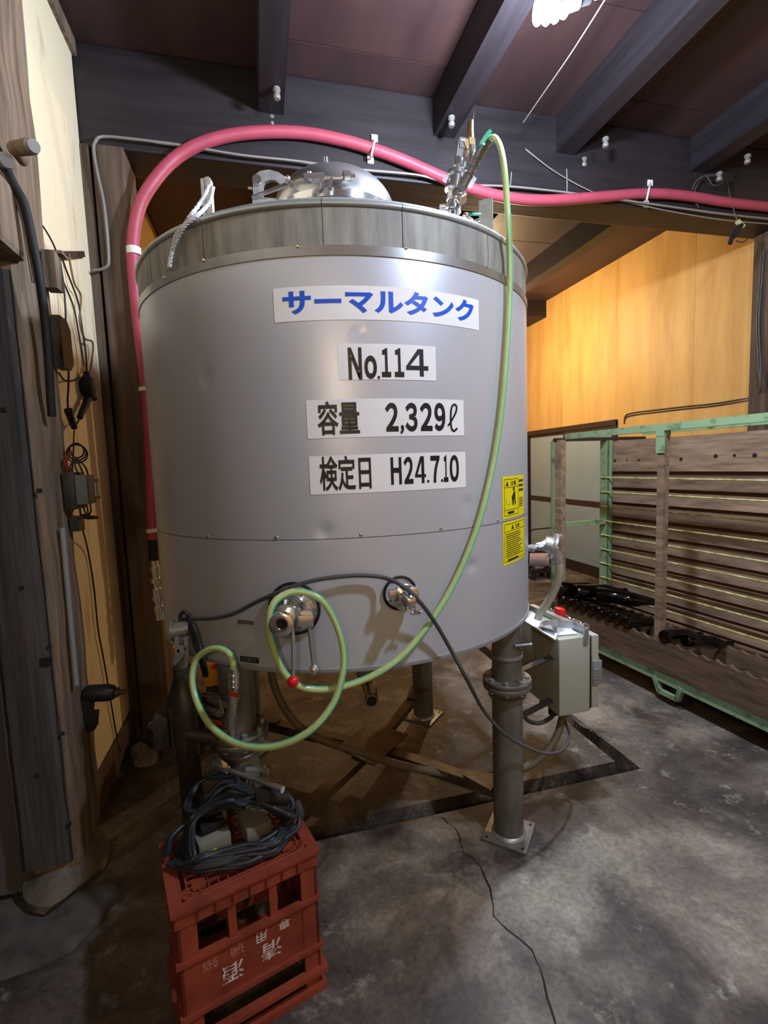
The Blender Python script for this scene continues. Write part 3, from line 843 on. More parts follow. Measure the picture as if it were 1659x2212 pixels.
cyl(bm, L_(655, 383), L_(700, 380), 0.012, seg=12); bar(bm, L_(655, 388), L_(700, 385), 0.03, 0.012); cyl(bm, L_(668, 372), L_(668, 394), 0.008, seg=10)
cyl(bm, L_(690, 384), L_(765, 383), 0.0055, seg=10); cyl(bm, L_(742, 383), L_(754, 383), 0.02, seg=12); bar(bm, L_(748, 372), L_(748, 395), 0.022, 0.03); cyl(bm, L_(756, 380), L_(766, 380), 0.01, seg=6)
bar(bm, L_(715, 386), L_(713, 408), 0.02, 0.012, (1, 0, 0)); bar(bm, L_(693, 378), L_(697, 404), 0.014, 0.012, (1, 0, 0))
ob('clamp_bolt', bm, M_CHROME, lid, 30)
bm = B(); tube(bm, [L_(545, 427, 1.86), L_(590, 410, 1.83), L_(640, 391, 1.8), L_(665, 385, 1.8)], 0.0075, 8); bar(bm, L_(620, 388), L_(632, 404), 0.012, 0.014, (1, 0, 0)); ball(bm, L_(621, 386), 0.011, 10)
ob('clamp_arm', bm, M_CHROME, lid, 40)
bm = B(); Yh = 1.88
outer = [(547, 436), (546, 392), (550, 378), (562, 369), (582, 366), (602, 372), (618, 383), (626, 396), (617, 402)]
inner = [(604, 396), (595, 389), (583, 388), (572, 393), (568, 402), (567, 436)]
prism(bm, [gy(u, v, Yh) for u, v in outer + inner], (0.004, 0.014, 0)); o = ob('hinge_bracket', bm, M_GALV, lid)
bm = B(); p = gy(555, 390, Yh - 0.006); cyl(bm, p, p + Vector((0, -0.01, 0)), 0.016, seg=16); p = gy(545, 407, Yh); cyl(bm, p, p + Vector((-0.015, 0, 0)), 0.006, seg=8); ob('hinge_pin', bm, M_CHROME, lid, 30)
# lid hinge base on the deck
bm = B(); box(bm, (gy(545, 430, 1.88).x, 1.86, 2.3), (gy(600, 430, 1.88).x, 1.92, gy(545, 430, 1.88).z)); ob('hinge_base', bm, M_GALV, tank)

# valve stack on the deck
def T_(u, v, Y=1.75): return gy(u, v, Y)
bm = B()
cyl(bm, T_(975, 520), T_(978, 458), 0.022, seg=16); cyl(bm, T_(976, 457), T_(977, 448), 0.034, seg=20); cyl(bm, T_(952, 449), T_(965, 447), 0.012, seg=10); cyl(bm, T_(990, 460), T_(975, 452), 0.012, seg=10)
cyl(bm, T_(977, 450), T_(980, 420), 0.02, seg=16); cyl(bm, T_(980, 432), T_(980, 418), 0.027, seg=16); cyl(bm, T_(975, 441), T_(1000, 425), 0.016, 0.022, seg=14)
ball(bm, T_(984, 428), 0.027, 14); cyl(bm, T_(996, 430), T_(1002, 418), 0.014, seg=12)
stack = ob('deck_valve', bm, M_CHROME, tank, 40)
bm = B(); cyl(bm, T_(981, 412), T_(986, 374), 0.026, seg=18); cyl(bm, T_(980, 412), T_(981, 405), 0.034, seg=18); cyl(bm, T_(985, 381), T_(986, 373), 0.034, seg=18)
cyl(bm, T_(985, 392), T_(968, 388), 0.01, seg=10); bar(bm, T_(968, 378), T_(960, 392), 0.006, 0.012); bar(bm, T_(964, 391), T_(957, 386), 0.005, 0.01)
cyl(bm, T_(988, 392), T_(1017, 392), 0.008, seg=10); bar(bm, T_(1012, 400), T_(1022, 384), 0.02, 0.026)
ob('valve_body', bm, M_CHROME, stack, 35)
bm = B()
cyl(bm, T_(988, 372), T_(990, 340), 0.012, seg=12); cyl(bm, T_(991, 360), T_(992, 345), 0.019, seg=12); bar(bm, T_(990, 345), T_(996, 306), 0.012, 0.024); cyl(bm, T_(993, 304), T_(1007, 306), 0.012, seg=12); bar(bm, T_(996, 300), T_(997, 322), 0.02, 0.02); bar(bm, T_(996, 352), T_(999, 367), 0.016, 0.03)
ob('gauge_arm', bm, M_CHROME, stack, 30)
bm = B()
cyl(bm, T_(1017, 262), T_(1016, 290), 0.0105, 0.0125, seg=14); cyl(bm, T_(1016, 290), T_(1016, 304), 0.014, seg=8); cyl(bm, T_(1015, 303), T_(1016, 318), 0.021, seg=6); bar(bm, T_(1002, 318), T_(1020, 312), 0.03, 0.03)
ob('relief_valve', bm, M_BRASS, stack, 30)
bm = B(); cyl(bm, T_(1016, 318), T_(1017, 336), 0.02, seg=14); cyl(bm, T_(1017, 336), T_(1014, 352), 0.017, 0.013, seg=14); cyl(bm, T_(1014, 352), T_(1008, 372), 0.012, seg=10); ob('relief_elbow', bm, M_CHROME, stack, 40)
YS = 1.70
bm = B(); cyl(bm, T_(998, 406, YS), T_(1010, 382, YS), 0.016, seg=12); cyl(bm, T_(1010, 382, YS), T_(1030, 345, YS), 0.0125, seg=12)
for t in (0.15, 0.5, 0.85):
    a, b = T_(1008, 388, YS), T_(1032, 341, YS); cyl(bm, a.lerp(b, t), a.lerp(b, t + 0.07), 0.0165, seg=8)
cyl(bm, T_(1030, 345, YS), T_(1042, 323, YS), 0.017, seg=8); ball(bm, T_(1042, 322, YS), 0.018, 12); cyl(bm, T_(1042, 322, YS), T_(1056, 305, YS), 0.014, 0.0125, seg=10); cyl(bm, T_(1052, 309, YS), T_(1062, 300, YS), 0.016, seg=8)
ob('hose_valve', bm, M_STEEL, stack, 30)
bm = B(); prism(bm, [T_(u, v, YS - 0.02) for u, v in ((1033, 314), (1047, 290), (1054, 282), (1059, 288), (1044, 309), (1036, 317))], (0.003, -0.01, 0.0)); ob('teal_lever', bm, M_TEALH, stack)
bm = B(); p = T_(1008, 468, 1.60); cyl(bm, T_(1000, 470, 1.6), T_(1020, 478, 1.6), 0.009, seg=10); cyl(bm, T_(1012, 474, 1.6), T_(1014, 464, 1.6), 0.006, seg=8); ball(bm, T_(1006, 468, 1.6), 0.013, 10); cyl(bm, T_(1026, 478, 1.6), T_(1036, 475, 1.6), 0.006, seg=8); cyl(bm, T_(1006, 520, 1.6), T_(1006, 468, 1.6), 0.01, seg=10)
sv = ob('small_valve', bm, M_CHROME, tank, 40)
bm = B(); bar(bm, T_(1014, 462, 1.6), T_(1038, 463, 1.6), 0.01, 0.006); bar(bm, T_(1014, 462, 1.6), T_(1014, 470, 1.6), 0.01, 0.004, (1, 0, 0)); ob('green_lever', bm, M_TEALH, sv)

# two sampling valves on the jacket
n1 = (gc(637, 1310) - Vector((TC.x, TC.y, gc(637, 1310).z))).normalized()
c1 = gc(637, 1313)
bm = B(); ring(bm, c1 + n1 * 0.006, n1, 0.073, 0.0045); vring = ob('rubber_ring', bm, M_TYRE, tank, 60)
bm = B(); cyl(bm, c1 + n1 * 0.001, c1 + n1 * 0.004, 0.071, seg=40); ob('cover_disc', bm, M_JACKET, tank, 40)
V = lambda u, v, d: gc(u, v, d)
bm = B()
lathe(bm, [(0.05, 0.004), (0.05, 0.014), (0.044, 0.02), (0.038, 0.04), (0.042, 0.05), (0.042, 0.062), (0.03, 0.075)], c1, n1, 32)
A0, A1 = c1 + n1 * 0.06, V(608, 1348, 0.155)
cyl(bm, A0, A0.lerp(A1, 0.45), 0.032, 0.030, seg=24); cyl(bm, A0.lerp(A1, 0.42), A0.lerp(A1, 0.52), 0.038, seg=24); cyl(bm, A0.lerp(A1, 0.5), A0.lerp(A1, 0.94), 0.0265, 0.026, seg=24)
dA = (A1 - A0).normalized()
lathe(bm, [(0.026, -0.012), (0.0315, -0.01), (0.0315, 0.006), (0.026, 0.009), (0.0165, 0.009), (0.0155, -0.03), (0.0, -0.03)], A1, dA, 28)
v1 = ob('sampling_valve', bm, M_CHROME, tank, 40)
bm = B(); cyl(bm, A1 + dA * -0.028, A1 + dA * -0.004, 0.0152, seg=20); ob('bore', bm, M_SPOT, v1)
bm = B(); cyl(bm, V(646, 1350, 0.12), V(672, 1342, 0.10), 0.016, seg=14); p = V(659, 1338, 0.125); box(bm, p + Vector((-0.02, -0.012, -0.016)), p + Vector((0.02, 0.02, 0.012)), Matrix.Rotation(0.1, 3, 'Y'), bev=0.003); cyl(bm, V(655, 1318, 0.06), V(662, 1330, 0.11), 0.022, 0.018, seg=16)
prism(bm, [V(u, v, 0.055) for u, v in ((655, 1284), (672, 1298), (683, 1313), (679, 1318), (655, 1296))], n1 * 0.006)
ob('valve_bracket', bm, M_CHROME, v1, 35)
bm = B(); tube(bm, [V(632, 1352, 0.135), V(633, 1400, 0.14), V(633, 1466, 0.145)], 0.0048, 10); ob('lever', bm, M_GALV, v1, 50)
bm = B(); ball(bm, V(633, 1472, 0.145), 0.0152, 18); ob('red_knob', bm, M_RED, v1, 60)
bm = B(); tube(bm, [V(668, 1345, 0.115), V(669, 1370, 0.115), V(673, 1405, 0.11), V(677, 1440, 0.105)], 0.0048, 10); ob('lever', bm, M_GALV, v1, 50)
bm = B(); ball(bm, V(678, 1446, 0.105), 0.0132, 18); ob('steel_knob', bm, M_CHROME, v1, 60)
bm = B(); cyl(bm, V(584, 1361, 0.13), V(596, 1358, 0.135), 0.003, seg=8); cyl(bm, V(618, 1366, 0.14), V(622, 1360, 0.14), 0.004, seg=8); ob('valve_pin', bm, M_CHROME, v1)
c2 = gc(863, 1280); n2 = (c2 - Vector((TC.x, TC.y, c2.z))).normalized()
bm = B(); ring(bm, c2 + n2 * 0.006, n2, 0.047, 0.0042); ob('rubber_ring', bm, M_TYRE, tank, 60)
bm = B(); cyl(bm, c2 + n2 * 0.001, c2 + n2 * 0.004, 0.046, seg=32)
cd = ob('cover_disc', bm, M_JACKET, tank, 40)
for k in range(4):
    a = 0.5 + k * math.pi / 2; x, y, z = frame(n2); p = c2 + (x * math.cos(a) + y * math.sin(a)) * 0.04; inst('screw', ME_SCREW, p + n2 * 0.004, tank, q_to(n2))
A0, A1 = c2 + n2 * 0.004 + Vector((0.006, 0, -0.004)), V(886, 1299, 0.095)
dA = (A1 - A0).normalized()
bm = B(); cyl(bm, A0, A0.lerp(A1, 0.35), 0.024, 0.022, seg=24); lathe(bm, [(0.02, -0.012), (0.036, -0.01), (0.039, -0.004), (0.039, 0.004), (0.036, 0.01), (0.022, 0.016), (0.015, 0.04), (0.016, 0.044), (0.016, 0.055), (0.0125, 0.058), (0.0, 0.062)], A0.lerp(A1, 0.42), dA, 28)
v2 = ob('sampling_valve', bm, M_CHROME, tank, 40)
bm = B(); p = V(893, 1284, 0.055); box(bm, p + Vector((-0.01, -0.012, -0.024)), p + Vector((0.012, 0.012, 0.02)), bev=0.003); p = V(846, 1285, 0.05); box(bm, p + Vector((-0.008, -0.01, -0.012)), p + Vector((0.008, 0.01, 0.014)), bev=0.003)
cyl(bm, V(896, 1305, 0.06), V(899, 1320, 0.065), 0.004, seg=8); bar(bm, V(890, 1323, 0.065), V(908, 1322, 0.065), 0.004, 0.012); cyl(bm, V(876, 1308, 0.06), V(878, 1318, 0.062), 0.008, seg=8); ball(bm, V(890, 1324, 0.067), 0.005, 8); ball(bm, V(908, 1322, 0.067), 0.005, 8)
ob('clamp_with_wing_nut', bm, M_CHROME, v2, 35)
bm = B(); ball(bm, A1, 0.009, 12); ob('push_button', bm, M_GALV, v2, 60)

# thermometer head on the right of the jacket with its flexible conduit
Y_ = 1.78
def H_(u, v, Y=Y_): return gy(u, v, Y)
bm = B(); cyl(bm, H_(1128, 1184), H_(1152, 1184), 0.013, seg=14); cyl(bm, H_(1145, 1184), H_(1153, 1184), 0.017, seg=6); cyl(bm, H_(1152, 1184), H_(1163, 1181), 0.012, seg=12); cyl(bm, H_(1160, 1182), H_(1170, 1179), 0.017, seg=6); cyl(bm, H_(1168, 1179), H_(1182, 1175), 0.014, 0.02, seg=14)
th = ob('thermometer_head', bm, M_GALV, tank, 40)
bm = B(); p0, p1 = H_(1180, 1176), H_(1197, 1185); dd = (H_(1204, 1172) - H_(1186, 1186)).normalized()
ax = (H_(1206, 1178) - H_(1180, 1172)).normalized()
lathe(bm, [(0.0, -0.03), (0.03, -0.03), (0.034, -0.01), (0.034, 0.0), (0.054, 0.004), (0.054, 0.014), (0.045, 0.018), (0.0, 0.02)], H_(1191, 1178), (0.75, -0.35, -0.25), 28)
cyl(bm, H_(1196, 1185), H_(1203, 1205), 0.02, 0.021, seg=14); cyl(bm, H_(1203, 1205), H_(1206, 1213), 0.022, seg=8); p = H_(1207, 1162); box(bm, p - Vector((0.014, 0.014, 0.014)), p + Vector((0.014, 0.014, 0.014)), bev=0.003)
ob('terminal_housing', bm, M_GALV, th, 35)
bm = B(); tube(bm, [H_(1205, 1208), H_(1209, 1235, 1.78), H_(1202, 1265, 1.80), H_(1185, 1298, 1.84), H_(1165, 1328, 1.88), H_(1158, 1350, 1.9)], 0.0165, 12); ob('flexible_conduit', bm, mat('conduit_plastic', (158, 154, 134), 0.5), th, 60)
# drain valve below the tank
def U_(u, v, Y=1.95): return gy(u, v, Y)
bm = B(); cyl(bm, U_(795, 1440, 2.08), U_(790, 1475, 2.05), 0.03, seg=16); cyl(bm, U_(790, 1475, 2.05), U_(803, 1510, 1.9), 0.022, seg=16); lathe(bm, [(0.022, -0.03), (0.026, -0.028), (0.026, 0.0), (0.021, 0.0), (0.02, -0.03)], U_(803, 1515, 1.88), (U_(803, 1515, 1.88) - U_(795, 1485, 2.0)), 20); bar(bm, U_(812, 1488, 1.92), U_(815, 1512, 1.88), 0.006, 0.018)
p = U_(786, 1450, 2.02); box(bm, p - Vector((0.03, 0.02, 0.02)), p + Vector((0.03, 0.02, 0.02)), bev=0.003)
dv = ob('drain_valve', bm, M_STEEL, tank, 40)
bm = B(); cyl(bm, U_(802, 1511, 1.9), U_(803, 1514, 1.885), 0.02, seg=16); ob('bore', bm, M_SPOT, dv)

# ------------------------------------------------------------------ hoses and cables
# pink hose: up the post, along the cross beam
Yb = 2.832
pk = [gy(331, 1165, 2.80), gy(330, 1130, 2.80), gy(322, 900, 2.80), gy(300, 700, 2.80), gy(290, 600, 2.80), gy(288, 520, 2.80), gy(300, 450, 2.80), gy(330, 395, 2.80), gy(375, 345, Yb), gy(430, 312, Yb), gy(500, 292, Yb), gy(580, 285, Yb), gy(660, 288, Yb), gy(740, 303, Yb),
      gy(805, 322, Yb), gy(880, 350, Yb), gy(960, 385, Yb), gy(1040, 414, Yb), gy(1120, 430, Yb), gy(1200, 432, Yb), gy(1300, 425, Yb), gy(1400, 418, Yb), gy(1480, 423, Yb), gy(1570, 437, Yb), gy(1659, 447, Yb), gy(1690, 450, Yb)]
bm = B(); tube(bm, pk, 0.031, 14, sub=5)
pink = tag(ob('hose', bm, M_PINK, None, 60), 'thick pink hose arching up the post and along the ceiling beam', 'hose')
def band(u, v, Y, name='hose_clip', ax=(0, 0, 1), w=0.018):
    c = gy(u, v, Y); bm = B(); a = Vector(ax).normalized()
    lathe(bm, [(0.0325, -w), (0.0345, -w), (0.0345, w), (0.0325, w)], c, a, 20); return ob(name, bm, M_WHITEP, pink, 40)
band(289, 543, 2.80, ax=(0.02, 0, 1)); band(315, 841, 2.80, ax=(-0.1, 0, 1), w=0.01); band(330.5, 1145, 2.80, ax=(-0.1, 0, 1), w=0.01)
for (u, v, du) in ((805, 322, 1), (1400, 418, -1)):
    bm = B(); t = gy(u + 4, v - 22, 2.863); b_ = gy(u - 4, v + 22, 2.863)
    tube(bm, [t, gy(u + 3, v - 14, 2.81), gy(u, v, 2.797), gy(u - 3, v + 14, 2.81), b_], 0.006, 6)
    c = gy(u - 5, v + 20, 2.863); box(bm, c + Vector((-0.018, -0.006, -0.03)), c + Vector((0.018, 0.004, 0.012))); c = gy(u + 4, v - 20, 2.863); box(bm, c + Vector((-0.018, -0.006, -0.012)), c + Vector((0.018, 0.004, 0.025)))
    ob('hose_clip', bm, M_WHITEP, pink, 40)
bm = B(); tube(bm, [gy(331, 1160, 2.80), gy(333, 1210, 2.80)], 0.026, 14, sub=1); ob('dark_sleeve', bm, M_TYRE, pink, 40)
bm = B()
yy = [1210, 1222, 1232, 1248, 1258, 1270, 1285, 1296, 1308, 1322, 1338]
rr = [0.02, 0.028, 0.022, 0.034, 0.02, 0.03, 0.034, 0.022, 0.03, 0.024]
for i in range(10):
    cyl(bm, gy(333 + i * 1.2, yy[i], 2.80), gy(334.2 + i * 1.2, yy[i + 1], 2.80), rr[i], seg=14)
ob('pipe_fitting', bm, M_CHROME, pink, 35)
# grey cable round the post head and along the beam
bm = B(); Yc = 2.836
pipe_wire(bm, [gy(200, 585, 2.82), gy(228, 578, 2.82), gy(235, 555, 2.82), gy(226, 450, 2.82), gy(212, 380, 2.82), gy(203, 330, 2.82), gy(206, 306, 2.82), gy(225, 295, Yc), gy(300, 302, Yc), gy(400, 315, Yc), gy(520, 335, Yc), gy(640, 348, Yc), gy(760, 365, Yc), gy(900, 378, Yc),
               gy(980, 398, Yc), gy(1100, 403, Yc), gy(1240, 418, Yc), gy(1400, 440, Yc), gy(1560, 462, Yc), gy(1680, 475, Yc)], 0.0075)
tag(ob('cable', bm, M_GCABLE, None, 60), 'grey cable bent round the post head and stapled along the beam', 'cable')
# clear green hose
gh = [gy(1058, 301, 1.70), gy(1068, 297, 1.64), gy(1080, 315, 1.56), gy(1089, 360, 1.47)]
for (u, v, d) in ((1096, 450, 0.03), (1101, 560, 0.022), (1100, 660, 0.018), (1093, 780, 0.018), (1083, 890, 0.018), (1066, 1000, 0.018), (1040, 1110, 0.02), (1008, 1200, 0.022), (970, 1280, 0.025), (925, 1350, 0.03),
                  (870, 1415, 0.04), (810, 1457, 0.055), (745, 1482, 0.07), (690, 1490, 0.085), (645, 1481, 0.10), (612, 1450, 0.11), (590, 1400, 0.115), (581, 1350, 0.115), (590, 1305, 0.105), (620, 1282, 0.085), (655, 1279, 0.075), (695, 1297, 0.07), (725, 1345, 0.075),
                  (741, 1400, 0.085), (741, 1450, 0.1), (722, 1515, 0.12), (680, 1570, 0.14), (625, 1603, 0.15), (565, 1615, 0.15), (505, 1604, 0.14), (455, 1567, 0.12), (425, 1515, 0.1), (415, 1465, 0.085), (424, 1425, 0.07), (450, 1404, 0.06), (475, 1401, 0.055), (495, 1412, 0.055), (503, 1432, 0.06), (505, 1450, 0.06)):
    gh.append(gc(u, v, d))
bm = B(); tube(bm, gh, 0.0095, 12, sub=6)
ghose = tag(ob('hose', bm, M_GHOSE, None, 60), 'clear yellow-green hose hanging down the tank front in wide loops', 'hose')
P = spline(gh, 6)
bm = B(); pts = []
for i, p in enumerate(P):
    d = (P[min(i + 1, len(P) - 1)] - P[max(i - 1, 0)]).normalized()
    s = (CAM - p).normalized(); side = d.cross(s).normalized()
    up = side if side.x > 0 or abs(side.x) < 0.3 and side.z > 0 else -side
    pts.append(p + up * 0.0062 * (1 if i < 400 else 1) + s * 0.0055)
tube(bm, pts, 0.0024, 6, sub=1); ob('teal_stripe', bm, M_TEAL, ghose, 60)
bm = B()
E0 = [gc(505, v, 0.062) for v in (1444, 1456, 1462, 1468, 1474, 1480, 1486)]
for i in range(6): cyl(bm, E0[i], E0[i + 1], (0.0115, 0.0155, 0.0125, 0.0155, 0.0125, 0.015)[i], seg=14)
ob('hose_tail', bm, M_CHROME, ghose, 35)
# ball valve under the hose end
bm = B(); D = 0.062
cyl(bm, gc(505, 1484, D), gc(505, 1500, D), 0.011, seg=8); cyl(bm, gc(505, 1500, D), gc(505, 1516, D), 0.014, seg=6); cyl(bm, gc(504, 1516, D), gc(502, 1545, D), 0.0125, seg=8); cyl(bm, gc(502, 1545, D), gc(500, 1570, D), 0.0145, seg=6); cyl(bm, gc(500, 1570, D), gc(498, 1592, D), 0.011, seg=10)
cyl(bm, gc(503, 1523, D), gc(490, 1562, 0.03), 0.01, seg=8)
bvl = tag(ob('ball_valve', bm, M_GALV, None, 35), 'upright ball valve with a red lever below the hose end', 'valve')
bm = B(); prism(bm, [gc(u, v, 0.085) for u, v in ((495, 1492), (507, 1496), (520, 1501), (519, 1507), (505, 1504), (496, 1500))], (0, -0.004, 0)); ob('lever', bm, M_REDLEVER, bvl)
bm = B(); cyl(bm, gc(478, 1575, 0.03), gc(490, 1560, 0.03), 0.016, seg=8); cyl(bm, gc(484, 1568, 0.03), gc(480, 1600, 0.03), 0.02, seg=10); cyl(bm, gc(474, 1560, 0.035), gc(468, 1562, 0.05), 0.005, seg=8)
bv2 = tag(ob('ball_valve', bm, M_BRASS, None, 35), 'low brass ball valve with a red lever on the leg flange', 'valve')
bm = B(); prism(bm, [gc(u, v, 0.06) for u, v in ((454, 1551), (466, 1555), (480, 1559), (479, 1567), (466, 1564), (455, 1558))], (0, -0.004, 0)); ob('lever', bm, M_REDLEVER, bv2)
# pipe clamp with two polished tubes on the left front leg
bm = B(); cyl(bm, gc(424, 1527, 0.02), gc(475, 1541, 0.04), 0.012, seg=14); cyl(bm, gc(432, 1507, 0.0), gc(502, 1525, 0.03), 0.0095, seg=14); bar(bm, gc(430, 1500, 0), gc(440, 1535, 0.02), 0.008, 0.03); bar(bm, gc(472, 1514, 0.02), gc(480, 1545, 0.03), 0.008, 0.03)
cyl(bm, gc(440, 1508, -0.02), gc(480, 1512, -0.04), 0.02, seg=14)
ring(bm, gc(475, 1516, 0.02), (1, 0.4, 0), 0.014, 0.003, 18, 6)
tag(ob('pipe_clamp', bm, M_STEEL, None, 35), 'steel pipe clamp with two polished tubes on the left front leg', 'clamp')

# black cable across the tank
bm = B()
ck = [gc(395, 1338, 0.03), gc(420, 1336, 0.02), gc(460, 1335, 0.015), gc(505, 1325, 0.014), gc(550, 1302, 0.016), gc(600, 1280, 0.03), gc(660, 1258, 0.03), (gc(720, 1247, 0.025)), gc(780, 1243, 0.022), gc(830, 1248, 0.03), gc(870, 1266, 0.07), gc(905, 1298, 0.065), gc(940, 1345, 0.045), gc(975, 1405, 0.035), gc(1010, 1470, 0.05),
      gy(1045, 1535, 1.48), gy(1090, 1585, 1.48), gy(1140, 1615, 1.50), gy(1185, 1628, 1.54), gy(1218, 1618, 1.6), gy(1230, 1590, 1.68), gy(1222, 1562, 1.76), gy(1215, 1545, 1.79)]
tube(bm, ck, 0.006, 10, sub=6)
tag(ob('cable', bm, M_DCABLE, None, 60), 'dark grey cable slung over both tank valves to the control box', 'cable')
# brown hose under the tank
bm = B()
tube(bm, [gy(585, 1440, 1.95), gy(592, 1480, 1.93), gy(615, 1530, 1.90), gy(650, 1572, 1.86), gy(700, 1600, 1.84), gy(770, 1622, 1.84), gy(850, 1648, 1.83), (gy(930, 1666, 1.81)), gy(1010, 1674, 1.79), gy(1080, 1672, 1.75), gy(1140, 1655, 1.72), gy(1180, 1625, 1.72), gy(1205, 1585, 1.74), gy(1215, 1545, 1.76)], 0.0155, 12)
tag(ob('hose', bm, M_BHOSE, None, 60), 'brown hose sagging under the tank up to the control box', 'hose')
bm = B(); tube(bm, [gy(1128, 1538, 1.75), gy(1140, 1556, 1.76), gy(1165, 1562, 1.78), gy(1190, 1550, 1.80), gy(1200, 1536, 1.82)], 0.009, 10)
tag(ob('cable', bm, M_DCABLE, None, 60), 'short looped grey cable under the control box', 'cable')

# ------------------------------------------------------------------ control box behind the right front leg
BX0, BX1, BXd, BY0, BY1, BZ0, BZ1 = 1.143, 1.292, 1.33, 1.69, 2.08, 0.387, 0.713
cb = thing('control_box', ((BX0 + BX1) / 2, (BY0 + BY1) / 2, BZ0), 'grey metal control box mounted beside the right front leg', 'control box')
bm = B(); box(bm, (BX0, BY0, BZ0), (BX1 - 0.004, BY1, BZ1), bev=0.004); ob('body', bm, M_BOX, cb, 30)
bm = B(); box(bm, (BX1 - 0.004, BY0 + 0.006, BZ0 + 0.006), (BX1 + 0.006, BY1 - 0.006, BZ1 - 0.006)); ob('door_gasket', bm, M_GASKET, cb)
bm = B(); box(bm, (BX1 + 0.006, BY0, BZ0 + 0.012), (BXd, BY1, BZ1), bev=0.003); dr = ob('door', bm, M_BOX, cb, 30)
bm = B(); box(bm, (BXd, BY0 + 0.012, 0.505), (BXd + 0.016, BY0 + 0.038, 0.61), bev=0.006); box(bm, (BXd - 0.03, BY0 - 0.007, 0.50), (BXd + 0.012, BY0, 0.605), bev=0.003); hd = ob('handle', bm, M_OLDW, dr, 30)
for k in range(4):
    bm = B(); z = 0.525 + k * 0.013; box(bm, (BXd - 0.026, BY0 - 0.0105, z), (BXd - 0.002, BY0 - 0.006, z + 0.005)); ob('handle_rib', bm, M_CHROME, hd)
bm = B(); bar(bm, (0.9, 1.65, 0.62), (BX0 + 0.005, 1.75, 0.62), 0.03, 0.006, (0, 0, 1)); bar(bm, (0.9, 1.65, 0.43), (BX0 + 0.005, 1.75, 0.43), 0.03, 0.006, (0, 0, 1)); ob('mounting_bracket', bm, M_DARK, cb)
bm = B(); cyl(bm, (1.16, 1.76, 0.36), (1.16, 1.76, BZ0 + 0.002), 0.02, seg=14); cyl(bm, (1.17, 1.85, 0.36), (1.17, 1.85, BZ0 + 0.002), 0.016, seg=14); ob('cable_gland', bm, M_TYRE, cb, 30)
# leg band with a pin
bm = B(); lathe(bm, [(0.056, -0.006), (0.0595, -0.006), (0.0595, 0.006), (0.056, 0.006)], (0.861, 1.606, 0.725), seg=32); cyl(bm, gy(1112, 1395, 1.545), gy(1146, 1392, 1.545), 0.0045, seg=10); ball(bm, gy(1147, 1392, 1.545), 0.006, 8)
tag(ob('leg_band', bm, M_GALV, None, 40), 'thin steel band with a pin round the right front leg', 'band')
# loose papers and tools lying on top of the box
bm = B(); zt = BZ1 + 0.003
def Zt(u, v, dz=0.0): return gz(u, v, zt + dz)
prism(bm, [Zt(1135, 1345, .02), Zt(1150, 1325, .02), Zt(1205, 1365, .008), Zt(1200, 1385, .008)], (0, 0, 0.006))
tag(ob('paper_stack', bm, M_PAPER, None), 'folded white papers sticking out from the tank side', 'papers')
bm = B(); prism(bm, [(1.16, 1.73, zt), (1.25, 1.72, zt), (1.27, 1.84, zt), (1.19, 1.86, zt)], (0, 0, 0.003)); tag(ob('paper_sheet', bm, M_PAPER, None), 'white paper sheet lying inside the hook tool', 'paper')
bm = B()
# flat strut along the top and a fork-shaped hook tool
bar(bm, (1.285, 1.72, zt + 0.012), (1.262, 2.10, zt + 0.012), 0.028, 0.02)
tag(ob('metal_strut', bm, M_GALV, None), 'flat metal strut lying along the control box top', 'strut')
bm = B()
hk = [Zt(1197, 1370, .02), Zt(1172, 1362, .02), Zt(1168, 1354, .02), Zt(1180, 1349, .02), Zt(1205, 1347, .02), Zt(1240, 1350, .02), Zt(1262, 1362, .015), Zt(1264, 1372, .0)]
for a, b in zip(hk, hk[1:]): bar(bm, a, b, 0.008, 0.034)
box(bm, Zt(1198, 1374) + Vector((-0.008, -0.006, 0)), Zt(1198, 1374) + Vector((0.008, 0.006, 0.04))); box(bm, (1.255, BY0 - 0.008, BZ1 - 0.03), (1.275, BY0 - 0.001, BZ1 + 0.035))
tag(ob('hook_tool', bm, M_GALV, None), 'fork-shaped steel hook clamped over the control box edge', 'hook')
bm = B(); p = Vector((1.305, 1.93, BZ1)); box(bm, p + Vector((-0.014, -0.028, 0)), p + Vector((0.016, 0.022, 0.05)), bev=0.006)
tag(ob('red_clip', bm, M_RED, None, 30), 'red plastic clip on the control box top', 'clip')
bm = B()
for k in range(9):
    c = Vector((1.31 + random.uniform(-.008, .008), 1.76 + k * 0.035, BZ1 + 0.014)); ring(bm, c, (random.uniform(-1, 1), random.uniform(-.6, .6), random.uniform(.4, 1)), 0.013, 0.0042, 14, 6)
tag(ob('chain', bm, M_CHROME, None, 50), 'short bright chain lying behind the red clip', 'chain')

# ------------------------------------------------------------------ bottle rack trolley
ra = math.radians(5.0)
RO = Vector((2.13, 3.25, 0)); RA = Vector((math.sin(ra), -math.cos(ra), 0)); RB = Vector((math.cos(ra), math.sin(ra), 0)); UP = Vector((0, 0, 1))
def rk(a, b, z): return RO + RA * a + RB * b + UP * z
def rbox(bm, a0, a1, b0, b1, z0, z1):
    v = [bm.verts.new(rk(a, b, z)) for a in (a0, a1) for b in (b0, b1) for z in (z0, z1)]
    for q in ((0, 1, 3, 2), (4, 6, 7, 5), (0, 4, 5, 1), (2, 3, 7, 6), (0, 2, 6, 4), (1, 5, 7, 3)): bm.faces.new([v[i] for i in q])
rack = thing('bottle_rack', rk(1.2, 0.3, 0), 'green framed wooden bottle rack trolley along the plywood wall', 'rack')
def rpart(name, mt, *boxes, parent=None, smooth=None):
    bm = B()
    for b_ in boxes: rbox(bm, *b_)
    return ob(name, bm, mt, parent or rack, smooth)
RLEN = 2.45; BD = 0.56
